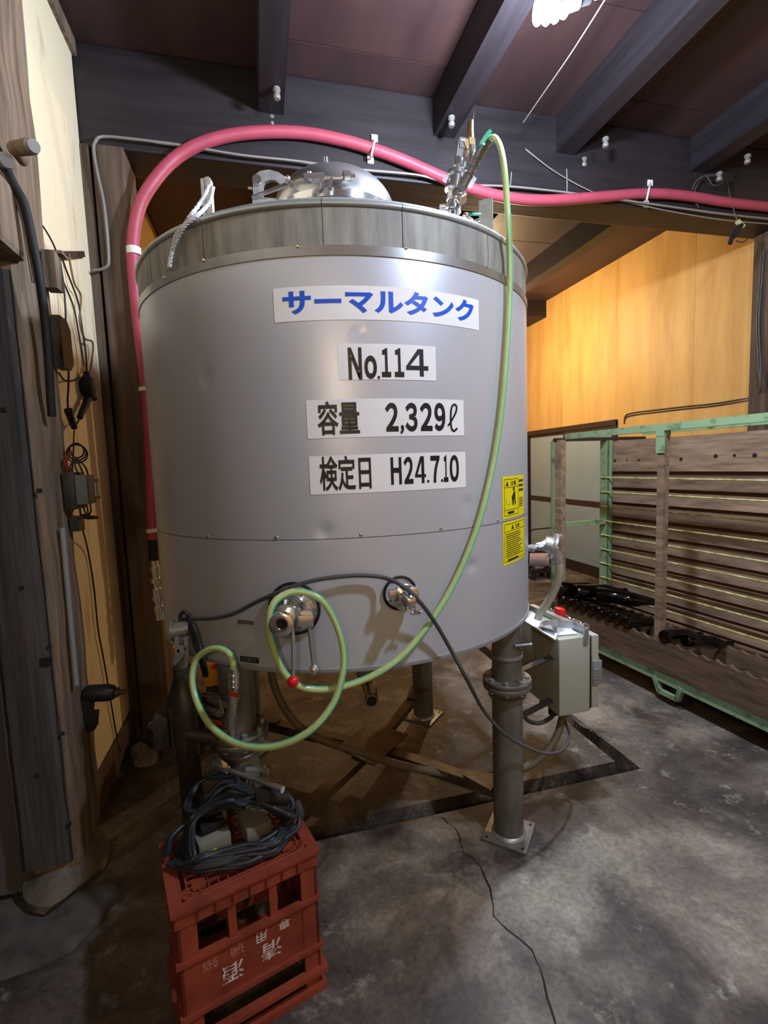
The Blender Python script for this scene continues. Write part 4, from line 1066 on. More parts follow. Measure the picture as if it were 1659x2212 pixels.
rpart('bottom_rail', M_GREEN, (0, RLEN, 0, 0.045, 0.14, 0.175), (0, RLEN, 0, 0.006, 0.12, 0.175))
rpart('bottom_rail', M_GREEN, (0, RLEN, BD - 0.045, BD, 0.14, 0.175))
rpart('top_rail', M_GREEN, (0.16, RLEN, 0.0, 0.04, 1.585, 1.625)); rpart('top_rail', M_GREEN, (0.3, RLEN, BD - 0.0, BD + 0.03, 1.60, 1.635))
rpart('end_rail', M_FRAME, (0.02, 0.06, 0.0, BD + 0.3, 1.575, 1.60))
rpart('end_brace', M_GREEN, (0.03, 0.06, 0.04, BD, 0.93, 0.965))
rpart('post', M_OLDWOOD, (0.0, 0.10, 0.006, 0.05, 0.175, 1.585)); rpart('post_angle', M_GREEN, (-0.006, 0.0, 0, 0.05, 0.175, 1.58), (-0.006, 0.03, 0.0, 0.006, 0.175, 1.58))
rpart('post', M_OLDWOOD, (0.92, 0.965, 0.01, 0.05, 0.36, 1.56)); rpart('post_angle', M_GREEN, (0.915, 0.97, 0.002, 0.01, 1.46, 1.62), (0.915, 0.97, 0.0, 0.05, 1.555, 1.585))
rpart('post', M_OLDWOOD, (1.95, 2.0, 0.01, 0.05, 0.36, 1.56))
rpart('notched_angle', M_GREEN, (-0.01, 0.075, BD - 0.09, BD - 0.082, 0.32, 1.575), (0.067, 0.075, BD - 0.09, BD - 0.05, 0.32, 1.575))
# trough front with scalloped edge
bm = B(); pts = []
NS = 32; a0 = 0.0
for i in range(NS * 6 + 1):
    t = i / 6
    a = a0 + t * RLEN / NS
    pts.append((a, 0.375 - 0.016 * abs(math.sin(math.pi * t)) - 0.003 * math.sin(t * 1.7)))
poly = [rk(0.0, 0.0, 0.176)] + [rk(a, 0.0, z) for a, z in pts] + [rk(RLEN, 0, 0.176)]
prism(bm, poly, RB * 0.022); ob('scalloped_board', bm, mat('trough_board', (104, 82, 64), 0.8, rgb2=(66, 50, 38), scale=(26, 3, 26), bump=0.4, detail=10), rack)
bm = B(); poly = [rk(0.0, 0.0, 0.24)] + [rk(a, 0.0, z - 0.02) for a, z in pts] + [rk(RLEN, 0, 0.24)]
poly = [p + RB * 0.30 for p in poly]; prism(bm, poly, RB * 0.02); ob('scalloped_board', bm, mat('trough_board', (104, 82, 64), 0.8, rgb2=(66, 50, 38), scale=(26, 3, 26), bump=0.4, detail=10), rack)
rpart('trough_floor', M_OLDWOOD, (0.0, RLEN, 0.022, BD, 0.176, 0.20))
# back boards
rpart('back_board', M_OLDWOOD, (0.02, RLEN, BD - 0.02, BD, 1.335, 1.568))
for k in range(10):
    z1 = 1.30 - k * 0.113
    rpart('back_slat', M_OLDWOOD, (0.02, RLEN, BD - 0.02, BD, max(z1 - 0.09, 0.2), z1))
rpart('backing', mat('rack_backing', (84, 60, 46), 0.85), (0.02, RLEN, BD + 0.004, BD + 0.014, 0.2, 1.55))
for x in (0.03, 0.95, 2.0): rpart('back_upright', M_DARKWOOD, (x, x + 0.06, BD + 0.016, BD + 0.05, 0.175, 1.56))
for k in range(10):
    bm = B(); z = 1.29 - k * 0.113
    tube(bm, [rk(0.015, BD - 0.097, z), rk(1.2, BD - 0.095, z - 0.002), rk(RLEN, BD - 0.095, z)], 0.006, 8, sub=2)
    ob('rod', bm, M_ROD, rack, 60)
for x in (0.93, 2.1):
    bm = B()
    bar(bm, rk(x, 0.01, 0.14), rk(x + 0.04, 0.01, 0.055), 0.026, 0.03, RB); bar(bm, rk(x + 0.035, 0.01, 0.06), rk(x + 0.16, 0.01, 0.06), 0.03, 0.026); bar(bm, rk(x + 0.155, 0.01, 0.055), rk(x + 0.18, 0.01, 0.14), 0.026, 0.03, RB)
    ob('wheel_bracket', bm, M_GREEN, rack)
    for b0 in (0.05, BD - 0.06):
        bm = B(); c = rk(x + 0.12, b0 + 0.02, 0.075); cyl(bm, c - RB * 0.02, c + RB * 0.02, 0.075, seg=24); w = ob('wheel', bm, M_TYRE, rack, 40)
        bm = B(); cyl(bm, c - RB * 0.023, c + RB * 0.023, 0.035, seg=18); ob('wheel_hub', bm, M_STEELD, w, 40)
def rpl(u, v, b):
    d = ray(u, v); t = (rk(0, b, 0) - CAM).dot(RB) / d.dot(RB); return CAM + d * t
bm = B(); cyl(bm, (0, 0, 0), (0, 0, 0.0012), 1.0, seg=12); ME_KN = mesh(bm, M_SPOT)
for (x, y, r) in ((640, 355, .011), (720, 352, .008), (800, 352, .009), (975, 345, .011), (1080, 345, .013), (1310, 325, .014), (1435, 320, .010), (1570, 320, .014)):
    inst('knot_hole', ME_KN, rpl(1120 + x * .325, 880 + y * .325, BD - 0.0206), rack, q_to(RB), (r, r, 1))
# bottles lying in the trough, bases to the front
bm = B()
lathe(bm, [(0.0, 0.008), (0.022, 0.0), (0.033, 0.0), (0.0375, 0.006), (0.0375, 0.175), (0.034, 0.2), (0.018, 0.24), (0.0145, 0.26), (0.0145, 0.29), (0.0165, 0.292), (0.0165, 0.303), (0.0, 0.303)], (0, 0, 0), (0, 0, 1), 24)
ME_BOT = mesh(bm, M_BOTTLE, 40, 'bottle')
ordn = ['first', 'second', 'third', 'fourth', 'fifth', 'sixth', 'seventh', 'eighth', 'ninth', 'tenth', 'eleventh']
step = RLEN / NS
bot = []
for k in range(11):
    a = step * (k * 1.0 + 1.5)
    p = rk(a, -0.012, 0.402)
    bot.append((p, RB + UP * -0.12, '%s dark bottle from the far post in the trough row' % ordn[k] if k < 10 else 'dark bottle at the camera end of the trough row'))
bot[-2] = (rk(step * 13.0, -0.004, 0.40), RB + UP * -0.1, 'dark bottle just right of the middle rack post')
bot[-1] = (rk(step * 14.2, 0.05, 0.40), RB + UP * -0.15 + RA * 0.2, 'dark bottle nearest the camera, lying askew in the trough')
bot.append((rk(0.115, -0.03, 0.485), RB + UP * -0.08 + RA * 0.1, 'dark bottle on top of the row, beside the far rack post'))
bot.append((rk(0.235, 0.02, 0.485), RB + UP * -0.05 + RA * 0.25, 'upper dark bottle lying askew, second from the far post'))
bot.append((rk(0.36, 0.10, 0.488), RB * 0.8 + RA * 0.75 + UP * -0.12, 'upper dark bottle lying slantwise across the row behind'))
for p, d, lab in bot:
    o = inst('bottle', ME_BOT, p, None, q_to(d), (1.3, 1.3, 1.3) if 'upper' in lab or 'on top' in lab else None); tag(o, lab, 'bottle', 'dark bottles lying in the rack trough')

# ------------------------------------------------------------------ red crate with things on it
CA = math.radians(16.0)
CO = Vector((-0.262, 1.135, 0)); CX = Vector((math.cos(CA), math.sin(CA), 0)); CY = Vector((-math.sin(CA), math.cos(CA), 0))
CWd, CDp, CH = 0.378, 0.262, 0.42
def cr(a, b, z): return CO + CX * a + CY * b + UP * z
def cbox(bm, a0, a1, b0, b1, z0, z1):
    v = [bm.verts.new(cr(a, b, z)) for a in (a0, a1) for b in (b0, b1) for z in (z0, z1)]
    for q in ((0, 1, 3, 2), (4, 6, 7, 5), (0, 4, 5, 1), (2, 3, 7, 6), (0, 2, 6, 4), (1, 5, 7, 3)): bm.faces.new([v[i] for i in q])
crate = thing('bottle_crate', cr(CWd / 2, CDp / 2, 0), 'red plastic bottle crate standing upside down on the floor', 'crate')
def cpart(name, mt, *bx, parent=None):
    bm = B()
    for b_ in bx: cbox(bm, *b_)
    return ob(name, bm, mt, parent or crate)
i_ = 0.012
for (a, b) in ((i_, i_), (CWd - i_ - 0.045, i_), (i_, CDp - i_ - 0.045), (CWd - i_ - 0.045, CDp - i_ - 0.045)):
    fx = a < CWd / 2; fy = b < CDp / 2
    cpart('corner_post', M_CRATE, (a, a + 0.045, b if fy else b + 0.037, b + 0.008 if fy else b + 0.045, 0.0, CH - 0.03), (a if fx else a + 0.037, a + 0.008 if fx else a + 0.045, b, b + 0.045, 0.0, CH - 0.03))
def rim_ring(z0, z1, o, t, name):
    cpart(name, M_CRATE, (o, CWd - o, o, o + t, z0, z1), (o, CWd - o, CDp - o - t, CDp - o, z0, z1), (o, o + t, o + t, CDp - o - t, z0, z1), (CWd - o - t, CWd - o, o + t, CDp - o - t, z0, z1))
rim_ring(CH - 0.012, CH - 0.004, 0.0, 0.03, 'top_flange'); rim_ring(CH - 0.05, CH - 0.012, 0.008, 0.006, 'top_skirt')
rim_ring(0.0, 0.018, 0.0, 0.02, 'foot_rim'); rim_ring(0.055, 0.068, -0.004, 0.022, 'lower_rib'); rim_ring(0.125, 0.137, 0.004, 0.018, 'side_rib'); rim_ring(0.27, 0.281, 0.004, 0.018, 'side_rib')
cpart('side_panel', M_CRATE, (0.05, CWd - 0.05, 0.014, 0.019, 0.137, 0.27)); cpart('side_panel', M_CRATE, (0.05, CWd - 0.05, CDp - 0.019, CDp - 0.014, 0.137, 0.27))
cpart('side_panel', M_CRATE, (0.014, 0.019, 0.05, CDp - 0.05, 0.137, 0.27)); cpart('side_panel', M_CRATE, (CWd - 0.019, CWd - 0.014, 0.05, CDp - 0.05, 0.137, 0.27))
for a in (0.13, 0.235): cpart('upright', M_CRATE, (a, a + 0.02, 0.013, 0.018, 0.28, CH - 0.04)); cpart('upright', M_CRATE, (a, a + 0.02, CDp - 0.018, CDp - 0.013, 0.28, CH - 0.04))
for b in (0.12,): cpart('upright', M_CRATE, (0.013, 0.018, b, b + 0.02, 0.28, CH - 0.04)); cpart('upright', M_CRATE, (CWd - 0.018, CWd - 0.013, b, b + 0.02, 0.28, CH - 0.04))
for k in range(7): cpart('flange_rib', M_CRATE, (0.06 + k * 0.042, 0.0625 + k * 0.042, 0.001, 0.01, CH - 0.045, CH - 0.011))
# inset lattice bottom (crate is upside down)
zb = CH - 0.006
bm = B()
o, r_ = 0.03, 0.03
loop = []
for (ca, cb_, a0) in ((CWd - o - r_, CDp - o - r_, 0), (o + r_, CDp - o - r_, 90), (o + r_, o + r_, 180), (CWd - o - r_, o + r_, 270)):
    for k in range(6): t = math.radians(a0 + k * 18); loop.append(cr(ca + r_ * math.cos(t), cb_ + r_ * math.sin(t), zb))
tube(bm, loop, 0.004, 6, closed=True, sub=1)
loop2 = [cr(CWd / 2, CDp / 2, zb).lerp(p, 0.9) for p in loop]; tube(bm, loop2, 0.003, 6, closed=True, sub=1)
for p, q in zip(loop, loop2): bar(bm, p, q, 0.003, 0.006)
for k in range(1, 14): a = o + (CWd - 2 * o) * k / 14; bar(bm, cr(a, o, zb), cr(a, o + 0.014, zb), 0.0025, 0.006); bar(bm, cr(a, CDp - o, zb), cr(a, CDp - o - 0.014, zb), 0.0025, 0.006)
for k in range(1, 12): a = 0.05 + (CWd - 0.1) * k / 12; bar(bm, cr(a, 0.045, zb - 0.003), cr(a, CDp - 0.045, zb - 0.003), 0.003, 0.008)
for k in range(1, 8): b = 0.045 + (CDp - 0.09) * k / 8; bar(bm, cr(0.045, b, zb - 0.003), cr(CWd - 0.045, b, zb - 0.003), 0.003, 0.008)
ob('lattice', bm, M_CRATE, crate)['kind'] = 'stuff'
for (a, b) in ((0.058, 0.052), (CWd - 0.09, 0.052)): cpart('corner_pad', M_CRATE, (a, a + 0.032, b, b + 0.03, zb - 0.004, zb + 0.002))
# upside-down print
def cmap(s, t): return cr(s, 0.0135, t)
pr = CH
for ch, a0, a1, z0, z1, mt in (('清', 0.205, 0.26, 0.165, 0.215, M_CRTXT), ('酒', 0.105, 0.16, 0.16, 0.21, M_CRTXT),
                               ('専', 0.255, 0.285, 0.228, 0.256, M_CRTXT), ('用', 0.195, 0.225, 0.226, 0.256, M_CRTXT), ('通', 0.128, 0.165, 0.224, 0.256, M_CRTXT2), ('箱', 0.062, 0.10, 0.222, 0.256, M_CRTXT2)):
    bmx = text_bm(ch, 0.012, (a1, a0, z1, z0), cmap, cut=0); ob('print', bmx, mt, crate)
# coiled black cable heaped on the crate
def pz(u, v, z): return gz(u, v, z)
bm = B(); rnd = random.Random(3)
def loopc(pix, z, jit, r=0.0062, closed=True):
    P_ = [pz(u + rnd.uniform(-jit, jit), v + rnd.uniform(-jit, jit), zz) for (u, v, zz) in pix]
    tube(bm, P_, r, 8, closed=closed, sub=7)
for k in range(13):
    s = k * 0.0045
    loopc([(385 + k * 3, 1845, 0.435 + s), (420, 1770, 0.47 + s), (470 + k * 2, 1700 + k * 3, 0.53 + s * .6), (520, 1690 + k * 4, 0.53 + s * .5), (560, 1730, 0.50 + s), (600 + k * 3, 1760, 0.45 + s), (630 - k, 1790 - k * 5, 0.435 + s), (600, 1835 - k * 2, 0.432 + s * .6), (530, 1862 - k * 3, 0.432 + s * .6), (450, 1872 - k * 2, 0.432 + s * .6)], 0.44, 7)
for k in range(3):
    loopc([(402 + k * 4, 1745, 0.50), (430, 1690, 0.53), (480, 1668 + k * 4, 0.545), (512, 1680, 0.545), (505, 1720, 0.53), (450, 1757 - k * 2, 0.51)], 0.5, 3)
loopc([(405, 1752, 0.51), (450, 1755, 0.52), (510, 1735, 0.55), (560, 1718, 0.56), (600, 1712, 0.55), (628, 1725, 0.53), (632, 1745, 0.51), (615, 1755, 0.5)], 0.5, 1, 0.007, False)
for k in range(4):
    loopc([(640 + k, 1730, 0.50), (646 + k * 2, 1760, 0.47), (640, 1790 - k * 4, 0.45), (610, 1815 - k * 6, 0.44), (560, 1838 - k * 5, 0.435)], 0.46, 2, 0.006, False)
for k in range(6):
    loopc([(352 + k * 2, 1850 - k, 0.432 + k * .004), (372, 1815 - k * 3, 0.44 + k * .004), (420 + k * 4, 1755, 0.48), (490 + k * 3, 1700 + k * 2, 0.53)], 0.44, 4, 0.0062, False)
for k in range(7):
    loopc([(360 + k * 5, 1862, 0.433 + k * .003), (420, 1885 - k * 4, 0.432 + k * .004), (500, 1872 - k * 5, 0.433 + k * .004), (580, 1838 - k * 5, 0.435 + k * .004), (632, 1790 - k * 4, 0.445 + k * .004)], 0.44, 5, 0.0062, False)
coil = tag(ob('cable_coil', bm, M_COIL, None, 60), 'heap of black cable coiled on top of the red crate', 'cable')
bm = B(); bar(bm, pz(552, 1722, 0.575), pz(585, 1712, 0.575), 0.03, 0.03); cyl(bm, pz(580, 1722, 0.56), pz(625, 1722, 0.55), 0.018, seg=12); cyl(bm, pz(590, 1735, 0.54), pz(622, 1745, 0.52), 0.014, seg=12); ob('plug', bm, M_TYRE, coil, 35)
# steel socket bar lying across the heap
bm = B(); Zs = 0.60
A, Bq = pz(492, 1663, Zs), pz(594, 1700, Zs)
cyl(bm, A, Bq, 0.0065, seg=14); cyl(bm, Bq - (Bq - A).normalized() * 0.004, pz(611, 1706, Zs), 0.0085, 0.009, seg=12)
d = (A - pz(455, 1648, Zs)).normalized(); cyl(bm, A, A - d * 0.012, 0.010, seg=12)
hd_ = pz(470, 1655, Zs); sdir = UP.cross(d).normalized()
prism(bm, [pz(u, v, Zs) for u, v in ((452, 1646), (458, 1641), (475, 1647), (492, 1658), (494, 1667), (478, 1667), (462, 1660))], UP * 0.012)
bt = tag(ob('ratchet_bar', bm, M_CHROME, None, 35), 'bright steel ratchet bar lying across the cable heap', 'tool')
for (u, v) in ((470, 1659), (479, 1660)):
    bm = B(); p = pz(u, v, Zs + 0.0125); cyl(bm, p, p + UP * 0.0006, 0.0035, seg=10); ob('ratchet_hole', bm, M_SPOT, bt)
# grey instrument boxes in the heap
bm = B(); p = cr(0.13, 0.17, CH); R3 = Matrix.Rotation(0.35, 3, 'Z'); box(bm, p + Vector((-0.045, -0.04, 0)), p + Vector((0.04, 0.04, 0.045)), R3, bev=0.004)
ib = tag(ob('instrument_box', bm, M_GREYBOX, None, 30), 'pale grey instrument box seen through the cable loop', 'box')
bm = B(); box(bm, p + Vector((-0.03, -0.042, 0.012)), p + Vector((0.0, -0.039, 0.02)), R3, p); ob('yellow_mark', bm, M_YELLOW, ib)
bm = B(); box(bm, p + Vector((-0.03, -0.01, 0.045)), p + Vector((0.035, 0.038, 0.07)), R3, p, bev=0.004); ob('black_lid', bm, M_TYRE, ib, 30)
bm = B(); p = cr(0.245, 0.15, CH); box(bm, p + Vector((-0.04, -0.04, 0)), p + Vector((0.03, 0.05, 0.05)), R3, bev=0.004)
ib2 = tag(ob('junction_box', bm, M_GREYBOX, None, 30), 'grey junction box half buried in the cable heap', 'box')
# pale bracket behind the crate
bm = B(); p = gy(560, 1700, 1.47)
for k in range(5): bar(bm, gy(535 + k * 8, 1672, 1.47), gy(532 + k * 8, 1735, 1.47), 0.006, 0.014, (0, 1, 0))
bar(bm, gy(530, 1668, 1.47), gy(575, 1664, 1.47), 0.02, 0.02); bar(bm, gy(574, 1664, 1.46), gy(574, 1745, 1.46), 0.02, 0.012, (0, 1, 0)); bar(bm, gy(530, 1740, 1.47), gy(575, 1742, 1.47), 0.02, 0.02)
box(bm, (gy(535, 1700, 1.47).x, 1.455, 0.0), (gy(570, 1700, 1.47).x, 1.485, gy(550, 1742, 1.47).z + 0.01))
tag(ob('slotted_bracket', bm, M_GREYBOX, None), 'pale slotted bracket standing behind the red crate', 'bracket')

# ------------------------------------------------------------------ left pillar: cords, boxes, tool
Yp, Xp = 1.742, -0.662
def PX(u, v, o=0.0): return gx(u, v, Xp + o)
# porcelain-tipped pegs
for (u, v, u2, v2, lab) in ((30, 322, 68, 316, 'wooden peg with a white porcelain tip high on the pillar'), (-4, 345, 13, 347, 'wooden peg with a white tip nearest the photo edge')):
    bm = B(); a, b = gy(u, v, 1.72), gy(u2, v2, 1.66); cyl(bm, a, b, 0.019, 0.021, seg=16); pg = tag(ob('wall_peg', bm, M_PILLAR, None, 40), lab, 'peg')
    dd = (b - a).normalized(); bm = B(); cyl(bm, b, b + dd * 0.014, 0.021, 0.017, seg=16); ob('porcelain_tip', bm, M_CERAM, pg, 40)
    bm = B(); cyl(bm, a, a + Vector((0, 0.06, 0)), 0.014, seg=12); ob('peg_arm', bm, M_PILLAR, pg, 40)
# black conduit running down the pillar edge
bm = B(); tube(bm, [gy(-20, 300, 1.72), gy(0, 335, 1.72), gy(28, 395, 1.72), gy(52, 440, 1.72), gy(66, 500, 1.73), gy(80, 570, 1.735), gy(88, 620, 1.74), gy(98, 700, 1.76), gy(106, 800, 1.78), gy(112, 900, 1.80)], 0.0125, 10)
tag(ob('conduit', bm, M_TYRE, None, 60), 'black conduit snaking down the pillar corner', 'conduit')
bm = B(); tube(bm, [gy(-20, 330, 1.725), gy(20, 400, 1.725), gy(48, 470, 1.73), gy(60, 540, 1.735), gy(72, 610, 1.738)], 0.005, 8); tag(ob('cord', bm, M_GCABLE, None, 60), 'thin grey cord beside the black conduit on the pillar', 'cord')
bm = B(); cyl(bm, PX(134, 1140, .012), PX(165, 1480, .012), 0.0085, seg=12); gcn = tag(ob('conduit_pipe', bm, M_OLDW, None, 40), 'straight grey conduit pipe on the lower pillar', 'pipe')
# thin wire down the plaster by the pillar top
bm = B(); tube(bm, [gx(45, 0, XL + .006), gx(57, 140, XL + .006), gx(66, 290, XL + .006)], 0.004, 6); tag(ob('cord', bm, M_GCABLE, None, 60), 'thin grey cord beside the pillar head on cream plaster', 'cord')
# metal bracket with hanging cords
bm = B(); bar(bm, gx(98, 551, XL + 0.035), gx(182, 549, XL + 0.012), 0.005, 0.026)
tag(ob('flat_bracket', bm, mat('rusty_iron', (70, 54, 48), 0.6, metal=0.5), None), 'rusty flat iron bracket sticking out over the plaster', 'bracket')
def WX(u, v, o=0.02): return gx(u, v, XL + o)
cords = [([(128, 552), (138, 620), (142, 680), (141, 700), (147, 770), (148, 830), (146, 870), (152, 920)], 0.004, 'left dark cord of the bundle hanging from the bracket'),
         ([(132, 548), (140, 575), (168, 650), (176, 700), (185, 760), (188, 810)], 0.004, 'dark cord leading to the round black plug'),
         ([(148, 548), (160, 610), (175, 640), (172, 690), (182, 730), (200, 740), (198, 780), (190, 815)], 0.0045, 'yellowish cord hanging from the bracket'),
         ([(0, 372), (50, 430), (100, 500), (122, 545), (130, 590), (158, 660), (170, 720), (182, 790)], 0.0035, 'long thin cord sloping from the pillar past the bracket'),
         ([(127, 805), (140, 822), (158, 822), (172, 815)], 0.004, 'short cord sagging left of the round black plug'),
         ([(160, 930), (158, 990), (155, 1030)], 0.003, 'short cord above the breaker box')]
for pts_, r, lab in cords:
    bm = B(); tube(bm, [WX(u, v, 0.03) for u, v in pts_], r, 6); tag(ob('cord', bm, mat('yellow_cord', (120, 96, 60), 0.6) if 'yellow' in lab else M_BCABLE, None, 60), lab, 'cord')
bm = B(); c = WX(190, 835, 0.03); ball(bm, c, 0.048, 18, (0.7, 0.9, 1.15)); cyl(bm, c + Vector((0, 0, 0.045)), c + Vector((0, 0, 0.065)), 0.014, seg=10); cyl(bm, WX(195, 852, 0.03), WX(204, 860, 0.03), 0.014, seg=10)
tag(ob('plug_socket', bm, M_TYRE, None, 40), 'round black plug socket hanging on cords by the plaster', 'socket')
bm = B(); cyl(bm, WX(190, 862, 0.03), WX(172, 902, 0.03), 0.017, 0.012, seg=12); tube(bm, [WX(172, 902, .03), WX(166, 915, .03), WX(155, 918, .03), WX(150, 910, .03)], 0.004, 6); tag(ob('cord_connector', bm, M_TYRE, None, 40), 'black cord connector dangling below the round plug', 'connector')
bm = B(); cyl(bm, WX(147, 885, 0.03), WX(161, 925, 0.03), 0.016, 0.012, seg=12); tag(ob('cord_connector', bm, M_TYRE, None, 40), 'black cord connector left of the dangling one', 'connector')
# wooden block and dark plate box on the pillar side
bm = B(); box(bm, PX(98, 545, .0) , PX(98, 545, .0) + Vector((0.05, 0.06, 0.01))); box(bm, (Xp - 0.004, 1.93, PX(112, 632).z), (Xp + 0.035, 1.985, PX(112, 560).z)); tag(ob('wood_block', bm, M_PILLAR, None), 'small wooden block nailed to the pillar side', 'block')
bm = B(); p = PX(124, 745, 0.0); poly = [(0, -0.045, -0.085), (0, 0.02, -0.085), (0, 0.05, -0.06), (0, 0.05, 0.06), (0, 0.02, 0.09), (0, -0.045, 0.09)]
prism(bm, [p + Vector(q) for q in poly], (0.03, 0, 0)); tag(ob('junction_plate', bm, M_DARK, None), 'dark eight-sided junction cover on the pillar side', 'cover')
# breaker box with wires
p = PX(150, 1057, 0.0); bkr = thing('breaker_box', p + Vector((0, 0, -0.08)), 'grey breaker box wired to the pillar side', 'breaker')
bm = B(); box(bm, p + Vector((0.0, -0.06, -0.07)), p + Vector((0.035, 0.05, 0.06)), bev=0.003); ob('back_box', bm, M_DARK, bkr, 30)
bm = B(); box(bm, p + Vector((0.03, -0.045, -0.055)), p + Vector((0.07, 0.045, 0.05)), bev=0.003); box(bm, p + Vector((0.07, -0.035, -0.04)), p + Vector((0.088, 0.035, 0.035)), bev=0.003); ob('breaker_body', bm, mat('breaker_grey', (96, 98, 98), 0.5), bkr, 30)
for k in (-1, 1):
    bm = B(); box(bm, p + Vector((0.086, k * 0.017 - 0.006, -0.028)), p + Vector((0.0895, k * 0.017 + 0.006, 0.02))); ob('breaker_label', bm, M_WHITEP, bkr)
bm = B()
for k in range(3): ring(bm, p + Vector((0.035, 0.0, 0.125 + k * 0.006)), (0.3 * k - .3, 1, 0.1), 0.032 - k * 0.003, 0.0028, 24, 6)
for k in range(4): tube(bm, [p + Vector((0.03 + k * 0.01, -0.02 + k * 0.012, 0.045)), p + Vector((0.02 + k * 0.012, -0.03 + k * 0.01, 0.08)), p + Vector((0.03, 0.0, 0.11))], 0.003, 6)
ob('wire_loops', bm, M_BCABLE, bkr, 60)['kind'] = 'stuff'
bm = B()
for k in range(3): tube(bm, [p + Vector((0.01, -0.03 + k * 0.012, 0.06)), p + Vector((0.006, -0.04 + k * 0.01, 0.1)), p + Vector((0.025, -0.01, 0.135))], 0.0035, 6)
tube(bm, [p + Vector((0.02, -0.03, -0.06)), p + Vector((0.012, -0.035, -0.09)), p + Vector((0.03, -0.01, -0.1))], 0.0035, 6)
ob('red_wires', bm, mat('red_wire', (120, 36, 36), 0.5), bkr, 60)['kind'] = 'stuff'
bm = B(); ring(bm, p + Vector((0.06, 0.0, -0.105)), (0, 0.3, 1), 0.022, 0.003, 20, 6); ring(bm, p + Vector((0.05, 0.0, -0.1)), (0.3, 0.3, 1), 0.018, 0.003, 20, 6)
for k in range(3): tube(bm, [p + Vector((0.04 + k * 0.012, -0.01, -0.05)), p + Vector((0.045 + k * 0.01, -0.01, -0.08)), p + Vector((0.05, 0, -0.105))], 0.0028, 6)
box(bm, p + Vector((-0.0, -0.03, -0.15)), p + Vector((0.03, 0.025, -0.1)))
ob('lower_wires', bm, M_BCABLE, bkr, 60)['kind'] = 'stuff'
bm = B(); tube(bm, [WX(172, 1095, .08), WX(178, 1140, .05), WX(190, 1190, .012), WX(203, 1270, .012), (WX(212, 1360, .012)), WX(225, 1430, .012), WX(240, 1520, .012), WX(252, 1590, .012), WX(262, 1625, .035)], 0.0035, 6); tag(ob('cord', bm, M_BCABLE, None, 60), 'thin black cord hanging from the breaker down the plaster', 'cord')
# black power tool on the pillar
bm = B(); Yd = 1.92
T0, T1 = gy(182, 1498, Yd), gy(262, 1495, Yd)
dd = (T1 - T0); L0 = dd.length; dn = dd.normalized()
lathe(bm, [(0.0, -0.0), (0.024, 0.0), (0.03, L0 * 0.12), (0.031, L0 * 0.6), (0.027, L0 * 0.78), (0.016, L0 * 0.88), (0.016, L0 * 0.92), (0, L0 * 0.92)], T0, dn, 18)
tool = tag(ob('power_tool', bm, mat('tool_black', (22, 22, 24), 0.5), None, 40), 'black pistol-grip power tool hanging on the pillar', 'tool')
bm = B(); cyl(bm, T0 + dn * L0 * 0.86, T0 + dn * L0 * 0.93, 0.018, seg=14); cyl(bm, T0 + dn * L0 * 0.93, T0 + dn * L0 * 1.13, 0.011, 0.008, seg=12); ob('chuck', bm, M_STEELD, tool, 40)
bm = B(); bar(bm, gy(186, 1505, Yd), gy(180, 1562, Yd), 0.045, 0.05, (1, 0, 0)); bar(bm, gy(182, 1540, Yd), gy(180, 1572, Yd), 0.05, 0.085, (1, 0, 0)); ob('grip', bm, mat('tool_black', (22, 22, 24), 0.5), tool)

# ------------------------------------------------------------------ machinery behind the left legs
_pp = gc(392, 1425, 0.055); Yq = _pp.y; px = _pp.x
def Q(u, v, Y=Yq): return gy(u, v, Y)
zh = Q(392, 1440).z
pump = thing('transfer_pump', (px, Yq, 0), 'dark upright transfer pump with steel head beside the left front leg', 'pump')
bm = B(); lathe(bm, [(0.0, 0.03), (0.055, 0.03), (0.055, 0.05), (0.034, 0.07), (0.034, zh - 0.30), (0.05, zh - 0.28), (0.052, zh - 0.10), (0.04, zh - 0.07), (0.028, zh - 0.03), (0.028, zh), (0, zh)], (px, Yq, 0), seg=24)
for k in range(8):
    a = k * math.pi / 4; c = Vector((px + 0.05 * math.cos(a), Yq + 0.05 * math.sin(a), 0)); box(bm, c + Vector((-0.005, -0.005, zh - 0.27)), c + Vector((0.005, 0.005, zh - 0.11)))
ob('motor', bm, M_DARK, pump, 40)
bm = B(); box(bm, (px - 0.075, Yq - 0.075, 0), (px + 0.075, Yq + 0.075, 0.032), bev=0.004); ob('base', bm, M_DARK, pump, 30)
bm = B(); cyl(bm, (px, Yq, zh - 0.005), Q(392, 1372), 0.018, seg=14); cyl(bm, Q(376, 1362), Q(402, 1358), 0.026, seg=18); cyl(bm, Q(370, 1362), Q(377, 1361), 0.032, seg=18); cyl(bm, Q(398, 1357), Q(408, 1356), 0.022, seg=18)
bar(bm, Q(382, 1375, Yq - 0.03), Q(384, 1428, Yq - 0.03), 0.01, 0.012, (1, 0, 0)); bar(bm, Q(402, 1375, Yq - 0.03), Q(403, 1428, Yq - 0.03), 0.01, 0.012, (1, 0, 0)); bar(bm, Q(382, 1402, Yq - 0.03), Q(404, 1400, Yq - 0.03), 0.01, 0.02); cyl(bm, Q(378, 1432, Yq - 0.03), Q(398, 1408, Yq - 0.03), 0.010, seg=10)
ob('pump_head', bm, M_STEEL, pump, 35)
bm = B(); cyl(bm, (px, Yq - 0.03, zh - 0.2), (px + 0.09, Yq - 0.05, zh - 0.22), 0.022, seg=14); cyl(bm, (px + 0.085, Yq - 0.05, zh - 0.22), (px + 0.1, Yq - 0.053, zh - 0.223), 0.032, seg=14); box(bm, (px - 0.09, Yq - 0.04, zh - 0.24), (px - 0.045, Yq + 0.04, zh - 0.14), bev=0.004); ob('outlet', bm, M_DARK, pump, 35)
bm = B()
